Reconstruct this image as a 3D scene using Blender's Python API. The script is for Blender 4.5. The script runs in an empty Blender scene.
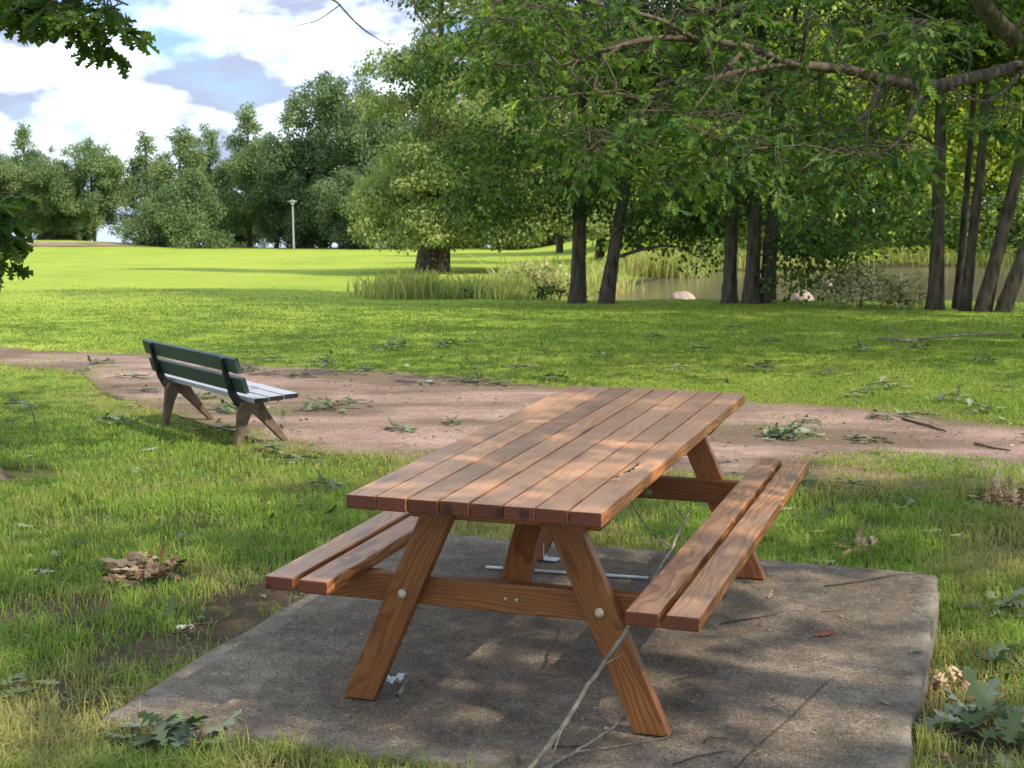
import bpy, bmesh, math, random
import numpy as np
from mathutils import Vector, Matrix

random.seed(7)
RNG = np.random.default_rng(7)
R = math.radians
scene = bpy.context.scene
COL = scene.collection

# ------------------------------------------------------------------ camera model
F_PX, PITCH, ROLL, CAM_H = 1438.67, 0.1458, -0.0042, 1.6537
CP, SP = math.cos(PITCH), math.sin(PITCH)
CR, SR = math.cos(ROLL), math.sin(ROLL)
FWD = Vector((0, CP, -SP)); UP0 = Vector((0, SP, CP)); RT0 = Vector((1, 0, 0))
RT = RT0 * CR + UP0 * SR
UP = RT0 * -SR + UP0 * CR
CAM = Vector((0, 0, CAM_H))

def ray(px, py):
    return FWD + RT * ((px - 512) / F_PX) + UP * ((384 - py) / F_PX)

def pt(px, py, y):
    """world point seen at a pixel, at world distance y"""
    d = ray(px, py)
    return CAM + d * (y / d.y)

# ------------------------------------------------------------------ numpy noise
def _hash(ix, iy, s):
    h = (ix.astype(np.int64) * 374761393 + iy.astype(np.int64) * 668265263 + s * 1442695041) & 0xffffffff
    h = ((h ^ (h >> 13)) * 1274126177) & 0xffffffff
    return ((h ^ (h >> 16)) & 0xffff) / 65535.0

def vnoise(x, y, scale=1.0, seed=0):
    x = np.asarray(x, float) * scale; y = np.asarray(y, float) * scale
    ix = np.floor(x); iy = np.floor(y); fx = x - ix; fy = y - iy
    fx = fx * fx * (3 - 2 * fx); fy = fy * fy * (3 - 2 * fy)
    a = _hash(ix, iy, seed); b = _hash(ix + 1, iy, seed)
    c = _hash(ix, iy + 1, seed); d = _hash(ix + 1, iy + 1, seed)
    return (a * (1 - fx) + b * fx) * (1 - fy) + (c * (1 - fx) + d * fx) * fy

def fbm(x, y, scale=1.0, seed=0, o=3):
    t = 0; a = 1; n = 0
    for k in range(o):
        t = t + a * vnoise(x, y, scale * 2 ** k, seed + k * 17); n += a; a *= .5
    return t / n

def sstep(a, b, x):
    t = np.clip((np.asarray(x, float) - a) / (b - a), 0, 1)
    return t * t * (3 - 2 * t)

# ------------------------------------------------------------------ terrain
POND = np.array([(-.6, 35.3), (1.6, 34.2), (4.5, 33.2), (8, 31.6), (13, 30.6), (22, 31), (30, 34), (32, 45), (26, 53),
                 (15, 51.5), (9, 50), (6, 48.5), (4.4, 45), (2.6, 41), (.8, 37)], float)
ZW = -1.72

def poly_sd(x, y, P):
    x = np.asarray(x, float); y = np.asarray(y, float)
    d2 = np.full(x.shape, 1e18); ins = np.zeros(x.shape, bool)
    n = len(P)
    for i in range(n):
        ax, ay = P[i]; bx, by = P[(i + 1) % n]
        ex, ey = bx - ax, by - ay
        t = np.clip(((x - ax) * ex + (y - ay) * ey) / (ex * ex + ey * ey), 0, 1)
        dx = x - (ax + t * ex); dy = y - (ay + t * ey)
        d2 = np.minimum(d2, dx * dx + dy * dy)
        c = ((ay > y) != (by > y)) & (x < (bx - ax) * (y - ay) / ((by - ay) if by != ay else 1e-9) + ax)
        ins ^= c
    d = np.sqrt(d2)
    return np.where(ins, -d, d)

def gz(x, y):
    x = np.asarray(x, float); y = np.asarray(y, float)
    z = -.035 - .038 * np.maximum(0, y - 3.8)
    z = np.where(y > 127, -.035 - .038 * 123.2 - .09 * (y - 127), z)
    z = np.maximum(z, -9)
    w = sstep(0, 13, x) * (1 - sstep(110, 140, y))
    z = z * (1 - w) + np.maximum(z, -1.25) * w
    near = 1 - sstep(8, 40, np.hypot(x, y - 6))
    z = z + (fbm(x, y, .8, 5) - .5) * .05 * near + (fbm(x, y, .12, 9) - .5) * .35 * sstep(12, 40, y) * (1 - sstep(105, 120, y))
    z = z + .75 * sstep(-20, -40, x) * sstep(82, 120, y) * (1 - sstep(127, 140, y))
    # the soil falls a little away from the right edge of the concrete pad
    z = z - .06 * sstep(.9, 1.5, x) * (1 - sstep(2.4, 4, x)) * (1 - sstep(6, 7.5, y))
    sd = poly_sd(x, y, POND)
    z = np.where(sd > 0, ZW + (z - ZW) * sstep(-.3, 2.4, sd), ZW - .7 * sstep(0, 2.5, -sd) + (z - ZW) * sstep(-.3, 2.4, sd))
    return z

def gzf(x, y):
    return float(gz(np.array([x]), np.array([y]))[0])

def gp(px, py):
    """ground point seen at a pixel"""
    d = ray(px, py)
    y = 1.0
    prev = y
    while y < 400:
        p = CAM + d * (y / d.y)
        if p.z <= gzf(p.x, p.y):
            break
        prev = y; y *= 1.02
    lo, hi = prev, y
    for _ in range(18):
        m = (lo + hi) / 2
        p = CAM + d * (m / d.y)
        if p.z <= gzf(p.x, p.y): hi = m
        else: lo = m
    return CAM + d * (hi / d.y)

# ------------------------------------------------------------------ object helpers
def tag(o, label=None, cat=None, group=None, kind=None):
    if label: o['label'] = label
    if cat: o['category'] = cat
    if group: o['group'] = group
    if kind: o['kind'] = kind
    return o

def empty(name, loc, rz=0):
    o = bpy.data.objects.new(name, None)
    COL.objects.link(o); o.location = loc; o.rotation_euler = (0, 0, rz)
    o.empty_display_size = .1
    return o

def mesh_from(name, verts, polys, mats=(), midx=None, smooth=False, attrs=None):
    """polys: list of int arrays (M,k); midx: list of material index per array"""
    me = bpy.data.meshes.new(name)
    verts = np.asarray(verts, np.float32)
    me.vertices.add(len(verts)); me.vertices.foreach_set('co', verts.ravel())
    polys = [np.asarray(p, np.int32) for p in polys if len(p)]
    nl = sum(p.size for p in polys); npoly = sum(len(p) for p in polys)
    me.loops.add(nl); me.polygons.add(npoly)
    me.loops.foreach_set('vertex_index', np.concatenate([p.ravel() for p in polys]))
    tot = np.concatenate([np.full(len(p), p.shape[1], np.int32) for p in polys])
    st = np.concatenate([[0], np.cumsum(tot)[:-1]]).astype(np.int32)
    me.polygons.foreach_set('loop_start', st)
    for m in mats: me.materials.append(m)
    if midx is not None:
        mi = np.concatenate([(np.full(len(p), m, np.int32) if np.isscalar(m) else np.asarray(m, np.int32)) for p, m in zip(polys, midx)]).astype(np.int32)
        me.polygons.foreach_set('material_index', mi)
    me.polygons.foreach_set('use_smooth', np.full(npoly, smooth, bool))
    if attrs:
        for k, a in attrs.items():
            a = np.asarray(a, np.float32)
            if a.ndim == 1:
                at = me.attributes.new(k, 'FLOAT', 'POINT'); at.data.foreach_set('value', a)
            else:
                at = me.attributes.new(k, 'FLOAT_VECTOR', 'POINT'); at.data.foreach_set('vector', a.ravel())
    me.update(calc_edges=True)
    return me

def obj(name, me, parent=None):
    o = bpy.data.objects.new(name, me); COL.objects.link(o)
    if parent is not None: o.parent = parent
    return o

def dup(root, loc, rz=0, sc=1.0, label=None, group=None):
    r = root.copy(); COL.objects.link(r)
    r.location = loc; r.rotation_euler = (0, 0, rz)
    r.scale = (sc, sc, sc) if np.isscalar(sc) else sc
    if label: r['label'] = label
    if group: r['group'] = group
    for ch in list(root.children):
        c = ch.copy(); COL.objects.link(c); c.parent = r
        for g in list(ch.children):
            e = g.copy(); COL.objects.link(e); e.parent = c
    return r

# ------------------------------------------------------------------ material helpers
class NT:
    def __init__(s, name):
        s.m = bpy.data.materials.new(name); s.m.use_nodes = True
        s.t = s.m.node_tree; s.t.nodes.clear()
        s.out = s.n('ShaderNodeOutputMaterial')
    def n(s, typ, **kw):
        nd = s.t.nodes.new(typ)
        for k, v in kw.items(): setattr(nd, k, v)
        return nd
    def l(s, a, b): s.t.links.new(a, b)
    def setv(s, sock, v):
        if hasattr(v, 'is_linked') or isinstance(v, bpy.types.NodeSocket): s.l(v, sock)
        else: sock.default_value = v
    def math(s, op, a, b=0.0, c=None, clamp=False):
        nd = s.n('ShaderNodeMath', operation=op, use_clamp=clamp)
        s.setv(nd.inputs[0], a); s.setv(nd.inputs[1], b)
        if c is not None: s.setv(nd.inputs[2], c)
        return nd.outputs[0]
    def noise(s, vec, scale, detail=3, rough=.55, dist=0.0):
        nd = s.n('ShaderNodeTexNoise')
        if vec is not None: s.l(vec, nd.inputs['Vector'])
        nd.inputs['Scale'].default_value = scale; nd.inputs['Detail'].default_value = detail
        nd.inputs['Roughness'].default_value = rough; nd.inputs['Distortion'].default_value = dist
        return nd.outputs['Fac']
    def voronoi(s, vec, scale, feature='F1', rnd=1.0):
        nd = s.n('ShaderNodeTexVoronoi', feature=feature)
        if vec is not None: s.l(vec, nd.inputs['Vector'])
        nd.inputs['Scale'].default_value = scale
        return nd
    def ramp(s, fac, stops):
        nd = s.n('ShaderNodeValToRGB')
        cr = nd.color_ramp
        while len(cr.elements) > 1: cr.elements.remove(cr.elements[-1])
        for i, (p, c) in enumerate(stops):
            e = cr.elements[0] if i == 0 else cr.elements.new(p)
            e.position = p
            e.color = (c, c, c, 1) if np.isscalar(c) else (*c, 1)
        s.setv(nd.inputs[0], fac)
        return nd.outputs[0]
    def mix(s, fac, a, b, blend='MIX'):
        nd = s.n('ShaderNodeMix', data_type='RGBA', blend_type=blend)
        s.setv(nd.inputs[0], fac)
        for sock, v in ((nd.inputs[6], a), (nd.inputs[7], b)):
            if isinstance(v, tuple): sock.default_value = (*v, 1)
            else: s.l(v, sock)
        return nd.outputs[2]
    def mapping(s, vec, scale=(1, 1, 1), loc=(0, 0, 0)):
        nd = s.n('ShaderNodeMapping'); s.l(vec, nd.inputs[0])
        nd.inputs['Scale'].default_value = scale; nd.inputs['Location'].default_value = loc
        return nd.outputs[0]
    def pos(s): return s.n('ShaderNodeNewGeometry').outputs['Position']
    def objco(s): return s.n('ShaderNodeTexCoord').outputs['Object']
    def attr(s, name, out='Fac'):
        nd = s.n('ShaderNodeAttribute'); nd.attribute_name = name
        return nd.outputs[out]
    def bump(s, h, strength=.5, dist=.01):
        nd = s.n('ShaderNodeBump'); s.l(h, nd.inputs['Height'])
        nd.inputs['Strength'].default_value = strength; nd.inputs['Distance'].default_value = dist
        return nd.outputs[0]
    def principled(s, col, rough=.7, spec=.3, normal=None, metal=0):
        nd = s.n('ShaderNodeBsdfPrincipled')
        s.setv(nd.inputs['Base Color'], (*col, 1) if isinstance(col, tuple) else col)
        s.setv(nd.inputs['Roughness'], rough)
        nd.inputs['Specular IOR Level'].default_value = spec
        nd.inputs['Metallic'].default_value = metal
        if normal is not None: s.l(normal, nd.inputs['Normal'])
        return nd.outputs[0]
    def upnormal(s, up, keep=1.0):
        g = s.n('ShaderNodeNewGeometry').outputs['Normal']
        a = s.n('ShaderNodeVectorMath', operation='MULTIPLY_ADD'); s.l(g, a.inputs[0]); a.inputs[1].default_value = (keep, keep, keep); a.inputs[2].default_value = (0, 0, up)
        b = s.n('ShaderNodeVectorMath', operation='NORMALIZE'); s.l(a.outputs[0], b.inputs[0])
        return b.outputs[0]
    def done(s, sh):
        s.l(sh, s.out.inputs['Surface']); return s.m

def leaf_material(name, cols, trans=.4, tint=(1.25, 1.25, .6), rough=.55, noise_scale=.35, spec=.25):
    k = NT(name)
    r = k.attr('rnd')
    n = k.noise(k.pos(), noise_scale, 2)
    f = k.math('ADD', k.math('MULTIPLY', r, .65), k.math('MULTIPLY', n, .5))
    c = k.ramp(f, [(.2 + .65 * i / (len(cols) - 1), q) for i, q in enumerate(cols)])
    p = k.principled(c, rough, spec, k.upnormal(.25))
    t = k.n('ShaderNodeBsdfTranslucent')
    k.l(k.mix(1.0, c, tint, 'MULTIPLY'), t.inputs[0])
    m = k.n('ShaderNodeMixShader'); m.inputs[0].default_value = trans
    k.l(p, m.inputs[1]); k.l(t.outputs[0], m.inputs[2])
    return k.done(m.outputs[0])

def wood_material(name, light, mid, dark, rough=.5, ring=70., grey=None, greyf=.0, spec=.35, contrast=1.0):
    k = NT(name)
    wc = k.attr('wc', 'Vector')
    sx = k.n('ShaderNodeSeparateXYZ'); k.l(wc, sx.inputs[0])
    n1 = k.noise(k.mapping(wc, (1.3, 5, 5)), 1.0, 2)
    n2 = k.noise(k.mapping(wc, (3.0, 9, 9), (3, 7, 1)), 1.0, 2)
    yy = k.math('ADD', sx.outputs[1], k.math('MULTIPLY', k.math('SUBTRACT', n1, .5), .16))
    zz = k.math('ADD', sx.outputs[2], k.math('MULTIPLY', k.math('SUBTRACT', n2, .5), .10))
    rad = k.math('SQRT', k.math('ADD', k.math('MULTIPLY', yy, yy), k.math('MULTIPLY', zz, zz)))
    fr = k.math('FRACT', k.math('MULTIPLY', rad, ring))
    late = k.ramp(fr, [(0, 0.0), (.45, .15), (.82, 1.0), (.93, .9), (1, 0)])
    fib = k.noise(k.mapping(wc, (14, 420, 420)), 1.0, 4, .65)
    blot = k.noise(k.mapping(wc, (2.2, 9, 9), (9, 2, 4)), 1.0, 3)
    rv = k.attr('rnd')
    a = k.mix(k.math('MULTIPLY', late, .85 * contrast), light, mid)
    b = k.mix(k.ramp(blot, [(.35, 0), (.75, .75)]), a, mid)
    c = k.mix(k.ramp(fib, [(.42, 0), (.7, .55)]), b, dark)
    # knots
    v = k.voronoi(k.mapping(wc, (2.6, 11, 11), (5, 5, 5)), 1.0)
    kn = k.ramp(v.outputs['Distance'], [(.10, 1), (.19, .8), (.27, 0)])
    c = k.mix(k.math('MULTIPLY', kn, .8), c, dark)
    c = k.mix(k.math('MULTIPLY', rv, .35), c, mid, 'MULTIPLY') if False else c
    if grey:
        g = k.n('ShaderNodeNewGeometry')
        sn = k.n('ShaderNodeSeparateXYZ'); k.l(g.outputs['Normal'], sn.inputs[0])
        w = k.math('MULTIPLY', k.ramp(sn.outputs[2], [(.6, 0), (.95, 1)]), k.math('MULTIPLY_ADD', blot, .7, greyf - .3), clamp=True)
        c = k.mix(w, c, grey)
    br = k.n('ShaderNodeBrightContrast'); k.l(c, br.inputs[0])
    hs = k.n('ShaderNodeHueSaturation'); k.l(c, hs.inputs['Color'])
    k.l(k.math('MULTIPLY_ADD', rv, .5, .75), hs.inputs['Value'])
    h = k.math('ADD', k.math('MULTIPLY', late, .5), k.math('MULTIPLY', fib, .6))
    rg = k.math('MULTIPLY_ADD', fib, .25, rough - .12)
    return k.done(k.principled(hs.outputs[0], rg, spec, k.bump(h, .35, .0012)))

def simple_material(name, col, rough=.6, spec=.3, metal=0, var=.25, scale=20, bump=.2):
    k = NT(name)
    n = k.noise(k.objco(), scale, 4, .6)
    c = k.ramp(n, [(.3, tuple(x * (1 - var) for x in col)), (.7, tuple(min(1, x * (1 + var)) for x in col))])
    return k.done(k.principled(c, rough, spec, k.bump(n, bump, .004), metal))

def bark_material(name, c0, c1, scale=7):
    k = NT(name)
    p = k.objco()
    v = k.voronoi(k.mapping(p, (scale * 1.6, scale * 1.6, scale * .35)), 1.0)
    n = k.noise(k.mapping(p, (scale, scale, scale * .4)), 1.5, 5, .65)
    n2 = k.noise(p, .9, 3)
    f = k.math('ADD', k.math('MULTIPLY', v.outputs['Distance'], .6), k.math('MULTIPLY', n, .6))
    c = k.ramp(f, [(.25, c0), (.85, c1)])
    moss = k.ramp(n2, [(.52, 0), (.7, .55)])
    c = k.mix(moss, c, (.06, .075, .03))
    return k.done(k.principled(c, .85, .15, k.bump(f, .9, .03)))

# ------------------------------------------------------------------ materials
M = {}
M['table_top'] = wood_material('stained_pine_top', (.68, .30, .115), (.41, .145, .05), (.11, .036, .02), .40, 44, (.66, .43, .30), .42, spec=.28, contrast=1.15)
M['seat_wood'] = wood_material('stained_pine_seat', (.66, .30, .105), (.25, .08, .028), (.085, .028, .014), .42, 52, (.52, .36, .26), .30, contrast=1.15)
M['leg_wood'] = wood_material('stained_pine_leg', (.36, .145, .045), (.19, .064, .02), (.07, .024, .012), .44, 78, contrast=1.0)
M['end_grain'] = wood_material('stained_end_grain', (.19, .055, .025), (.11, .03, .015), (.03, .011, .007), .62, 110)
M['bolt'] = simple_material('cream_bolt_cap', (.46, .40, .29), .5, .35, 0, .2, 60, .1)
M['steel'] = simple_material('galvanised_steel', (.68, .70, .72), .38, .5, .7, .15, 30, .1)
M['bench_green'] = wood_material('green_painted_slat', (.04, .072, .06), (.032, .058, .048), (.02, .04, .033), .5, 40, contrast=.5)
M['bench_seat'] = wood_material('weathered_sky_sheen_slat', (.50, .50, .54), (.40, .40, .45), (.2, .2, .22), .38, 60, contrast=.7)  # weathered grey wood, with the sky's reflection put into its pale tone
M['bench_iron'] = simple_material('black_iron', (.018, .018, .02), .5, .4, .3)
M['bench_concrete'] = simple_material('mossy_brown_concrete', (.15, .105, .072), .9, .2, 0, .5, 9, .5)
M['lamp'] = simple_material('pale_grey_lamp', (.27, .28, .28), .5, .4, .2, .1)
M['lens'] = simple_material('lamp_lens', (.75, .75, .72), .25, .5)
M['bark'] = bark_material('alder_bark', (.022, .018, .014), (.12, .095, .072))
M['bark_oak'] = bark_material('oak_bark', (.035, .027, .02), (.16, .125, .095), 9)
M['twig_grey'] = simple_material('grey_lichen_twig', (.23, .20, .15), .85, .2, 0, .6, 30, .6)
M['twig_brown'] = simple_material('dark_twig', (.085, .06, .042), .85, .2, 0, .4, 30, .4)
M['leaf_far'] = leaf_material('far_foliage', [(.07, .125, .055), (.145, .22, .085), (.27, .345, .135)], .3)  # distance haze is mixed into these far leaf colours
M['leaf_far_dark'] = leaf_material('far_dark_foliage', [(.05, .095, .048), (.10, .165, .07), (.21, .28, .11)], .25)  # same haze tint in the darker far crowns
M['leaf_maple'] = leaf_material('pale_broadleaf', [(.10, .16, .05), (.22, .30, .10), (.42, .48, .18)], .42, (1.3, 1.2, .5))
M['leaf_alder'] = leaf_material('dark_broadleaf', [(.015, .046, .013), (.042, .092, .022), (.17, .255, .05)], .38, (1.45, 1.4, .4))  # bright end paints lit leaf clusters, dark end the shaded canopy
M['leaf_bright'] = leaf_material('sunlit_broadleaf', [(.10, .18, .035), (.23, .34, .06), (.50, .57, .12)], .5, (1.4, 1.25, .35))  # full sun on the trees across the pond is put into these tones
M['leaf_oak'] = leaf_material('oak_leaf', [(.022, .068, .015), (.052, .12, .024), (.17, .27, .05)], .42, (1.6, 1.5, .4), .5, .6)  # light end stands for sunlit clusters, dark end for shaded leaves
M['leaf_bush'] = leaf_material('pale_bush_leaf', [(.14, .17, .07), (.32, .34, .15), (.58, .56, .30)], .35, (1.2, 1.1, .6))  # pale sage, brightened to offset the shade over the pond-edge bush
M['litter_green'] = leaf_material('fallen_green_leaf', [(.04, .07, .022), (.09, .135, .045), (.21, .25, .12)], .15, (1.2, 1.2, .6), .5, 3)
M['litter_pale'] = leaf_material('fallen_pale_leaf', [(.10, .15, .095), (.19, .25, .16), (.33, .37, .25)], .15, (1.2, 1.2, .6), .5, 3)
M['litter_dry'] = leaf_material('dry_brown_leaf', [(.13, .075, .04), (.33, .20, .11), (.56, .40, .25)], .15, (1.2, 1, .7), .65, 3)
M['litter_red'] = leaf_material('dry_red_leaf', [(.16, .045, .03), (.24, .075, .05), (.3, .11, .07)], .1, (1.2, 1, .7), .65, 3)
M['reed'] = leaf_material('reed_blades', [(.17, .27, .06), (.40, .47, .13), (.70, .58, .32)], .45, (1.2, 1.1, .6), .7, .45)

def grass_material():
    k = NT('grass_blade')
    p = k.pos()
    r = k.attr('rnd'); h = k.attr('hgt'); dry = k.attr('dry')
    n = k.noise(p, 1.1, 3); n2 = k.noise(p, .22, 2)
    f = k.math('ADD', k.math('MULTIPLY', r, .5), k.math('ADD', k.math('MULTIPLY', n, .35), k.math('MULTIPLY', n2, .25)))
    c = k.ramp(f, [(.2, (.085, .185, .028)), (.5, (.195, .335, .052)), (.82, (.39, .50, .085))])
    c = k.mix(dry, c, (.47, .38, .18))
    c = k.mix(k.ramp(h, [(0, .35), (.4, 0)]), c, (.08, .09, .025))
    a = k.principled(c, .55, .2, k.upnormal(1.6))
    t = k.n('ShaderNodeBsdfTranslucent'); k.l(k.mix(1.0, c, (1.35, 1.3, .5), 'MULTIPLY'), t.inputs[0])
    m = k.n('ShaderNodeMixShader'); m.inputs[0].default_value = .4
    k.l(a, m.inputs[1]); k.l(t.outputs[0], m.inputs[2])
    return k.done(m.outputs[0])
M['grass'] = grass_material()

def ground_material():
    k = NT('lawn_ground')
    p = k.pos()
    n = k.noise(p, 2.2, 4); n2 = k.noise(p, .35, 4); n3 = k.noise(p, 30, 3, .7)
    n4 = k.noise(k.mapping(p, (1.0, .35, 1)), .12, 3)
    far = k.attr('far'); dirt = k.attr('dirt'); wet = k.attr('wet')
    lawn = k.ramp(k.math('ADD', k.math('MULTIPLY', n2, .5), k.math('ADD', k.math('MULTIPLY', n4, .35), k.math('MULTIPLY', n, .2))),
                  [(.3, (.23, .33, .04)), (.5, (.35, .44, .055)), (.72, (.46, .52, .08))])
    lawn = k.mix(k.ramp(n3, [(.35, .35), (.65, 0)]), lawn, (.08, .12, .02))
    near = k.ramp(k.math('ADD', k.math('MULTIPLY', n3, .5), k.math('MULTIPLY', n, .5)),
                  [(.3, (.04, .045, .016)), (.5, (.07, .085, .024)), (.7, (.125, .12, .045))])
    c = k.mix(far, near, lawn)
    soil = k.ramp(k.math('ADD', k.math('MULTIPLY', n3, .6), k.math('MULTIPLY', n, .4)), [(.3, (.05, .034, .022)), (.6, (.12, .085, .058)), (.75, (.2, .15, .105))])
    c = k.mix(dirt, c, soil)
    c = k.mix(wet, c, (.06, .05, .03))
    return k.done(k.principled(c, .9, .12, k.bump(k.math('ADD', n3, n), .8, .03)))
M['ground'] = ground_material()

def path_material():
    k = NT('pink_gravel')
    p = k.pos()
    v = k.voronoi(p, 70); n = k.noise(p, 1.6, 4); n2 = k.noise(p, 14, 4, .65); n3 = k.noise(k.mapping(p, (1, 2.2, 1)), .5, 3)
    c = k.ramp(k.math('ADD', k.math('MULTIPLY', n, .5), k.math('MULTIPLY', n2, .5)),
               [(.28, (.19, .118, .095)), (.5, (.45, .295, .24)), (.72, (.64, .47, .395))])
    c = k.mix(k.ramp(v.outputs['Distance'], [(.2, .0), (.6, .4)]), c, (.13, .09, .075))
    vc = k.n('ShaderNodeSeparateColor'); k.l(v.outputs['Color'], vc.inputs[0])
    c = k.mix(k.ramp(vc.outputs[0], [(.86, 0), (.9, .5)]), c, (.5, .42, .37))
    c = k.mix(k.ramp(n3, [(.42, 0), (.58, .8)]), c, (.15, .105, .072))
    e = k.attr('edge')
    c = k.mix(k.math('MULTIPLY', e, k.ramp(n2, [(.35, .3), (.6, 1)])), c, (.16, .14, .06))
    return k.done(k.principled(c, .92, .12, k.bump(k.math('ADD', v.outputs['Distance'], n2), .7, .012)))
M['path'] = path_material()

def concrete_material():
    k = NT('weathered_concrete')
    p = k.objco()
    n = k.noise(p, 1.7, 5, .6); n2 = k.noise(p, 9, 5, .7); n3 = k.noise(p, 70, 3, .7)
    v = k.voronoi(p, 95); v2 = k.voronoi(p, 230)
    f = k.math('ADD', k.math('MULTIPLY', n, .45), k.math('ADD', k.math('MULTIPLY', n2, .35), k.math('MULTIPLY', n3, .2)))
    c = k.ramp(f, [(.32, (.068, .051, .038)), (.5, (.19, .149, .11)), (.68, (.42, .34, .26))])
    vc = k.n('ShaderNodeSeparateColor'); k.l(v.outputs['Color'], vc.inputs[0])
    c = k.mix(k.math('MULTIPLY', k.ramp(vc.outputs[0], [(.88, 0), (.92, .6)]), k.ramp(v.outputs['Distance'], [(.3, 1), (.55, 0)])), c, (.42, .38, .33))
    vd = k.n('ShaderNodeSeparateColor'); k.l(v2.outputs['Color'], vd.inputs[0])
    c = k.mix(k.ramp(vd.outputs[1], [(.72, 0), (.78, .6)]), c, (.03, .027, .024))
    e = k.attr('edge')
    c = k.mix(k.math('MULTIPLY', e, k.ramp(n2, [(.4, 0), (.6, .7)])), c, (.27, .235, .19))
    moss = k.noise(p, 2.6, 4)
    c = k.mix(k.ramp(moss, [(.56, 0), (.68, .45)]), c, (.05, .048, .034))
    h = k.math('ADD', k.math('MULTIPLY', n3, .5), k.math('MULTIPLY', k.ramp(v.outputs['Distance'], [(0, 1), (.5, 0)]), .6))
    return k.done(k.principled(c, .88, .2, k.bump(h, .75, .006)))
M['concrete'] = concrete_material()

def water_material(name, col, rough, scale, st):
    k = NT(name)
    n = k.noise(k.mapping(k.pos(), (1, .6, 1)), scale, 3)
    return k.done(k.principled(col, rough, .5, k.bump(n, st, .02)))
M['pond'] = water_material('pond_water', (.13, .10, .07), .16, 2.5, .2)
M['lake'] = simple_material('lake_water', (.40, .46, .56), .6, .1, 0, .05, .01, 0)  # matte pale blue puts the sky's reflection into the base colour

def rock_material():
    k = NT('pale_granite')
    p = k.objco(); n = k.noise(p, 4, 5); n2 = k.noise(p, 40, 3)
    c = k.ramp(k.math('ADD', k.math('MULTIPLY', n, .6), k.math('MULTIPLY', n2, .4)), [(.3, (.22, .155, .13)), (.55, (.47, .36, .315)), (.8, (.62, .53, .48))])
    return k.done(k.principled(c, .85, .2, k.bump(n, .6, .05)))
M['rock'] = rock_material()
M['plastic'] = simple_material('pale_plastic_scrap', (.62, .68, .70), .25, .5, 0, .15, 40, .2)
M['chip'] = simple_material('pale_wood_chip', (.70, .66, .55), .6, .3, 0, .15, 30, .2)

# ------------------------------------------------------------------ geometry builders
class Boards:
    """boards and prisms collected into one mesh, with wood coordinates (wc) along each board"""
    def __init__(s): s.v = []; s.f = []; s.mi = []; s.wc = []; s.rn = []; s.n = 0
    def prism(s, poly, thick, mat4, bev=.006, seg=2, shear=0.0, endmat=True, rnd=None):
        """poly: outline in local XZ (x = length), thickness along local Y, centred"""
        bm = bmesh.new()
        vs = [bm.verts.new((x, -thick / 2, z)) for x, z in poly]
        f = bm.faces.new(vs)
        ex = bmesh.ops.extrude_face_region(bm, geom=[f])
        bmesh.ops.translate(bm, vec=(0, thick, 0), verts=[g for g in ex['geom'] if isinstance(g, bmesh.types.BMVert)])
        bmesh.ops.recalc_face_normals(bm, faces=bm.faces)
        if bev: bmesh.ops.bevel(bm, geom=bm.edges[:], offset=bev, segments=seg, affect='EDGES', profile=.5)
        bm.normal_update()
        ox, oy, oz = random.uniform(-5, 5), random.uniform(-.06, .06), random.choice((-1, 1)) * random.uniform(.03, .12)
        rn = random.random() if rnd is None else rnd
        bm.verts.index_update()
        for v in bm.verts:
            s.wc.append((v.co.x + ox, v.co.z + oy, v.co.y + oz))
            s.v.append(mat4 @ Vector((v.co.x, v.co.y, v.co.z + 0) if not shear else (v.co.x, v.co.y, v.co.z + shear * v.co.x)))
            s.rn.append(rn)
        for f in bm.faces:
            s.f.append([v.index + s.n for v in f.verts])
            s.mi.append(1 if (endmat and abs(f.normal.x) > .8) else 0)
        s.n += len(bm.verts); bm.free()
    def board(s, L, w, t, mat4, **kw):
        """length L along local X, width w along local Z, thickness t along local Y"""
        s.prism([(-L / 2, -w / 2), (L / 2, -w / 2), (L / 2, w / 2), (-L / 2, w / 2)], t, mat4, **kw)
    def build(s, name, mats, parent=None, smooth=False):
        me = bpy.data.meshes.new(name)
        me.from_pydata([tuple(v) for v in s.v], [], s.f)
        for m in mats: me.materials.append(m)
        me.polygons.foreach_set('material_index', np.minimum(np.array(s.mi, np.int32), len(mats) - 1))
        a = me.attributes.new('wc', 'FLOAT_VECTOR', 'POINT'); a.data.foreach_set('vector', np.array(s.wc, np.float32).ravel())
        b = me.attributes.new('rnd', 'FLOAT', 'POINT'); b.data.foreach_set('value', np.array(s.rn, np.float32))
        me.update()
        return obj(name, me, parent)

def frame(origin, xdir, zdir):
    """matrix with local X along xdir, local Z along zdir (made orthogonal)"""
    x = Vector(xdir).normalized(); z = Vector(zdir); z = (z - x * z.dot(x)).normalized(); y = z.cross(x)
    m = Matrix((x, y, z)).transposed().to_4x4(); m.translation = Vector(origin)
    return m

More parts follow.
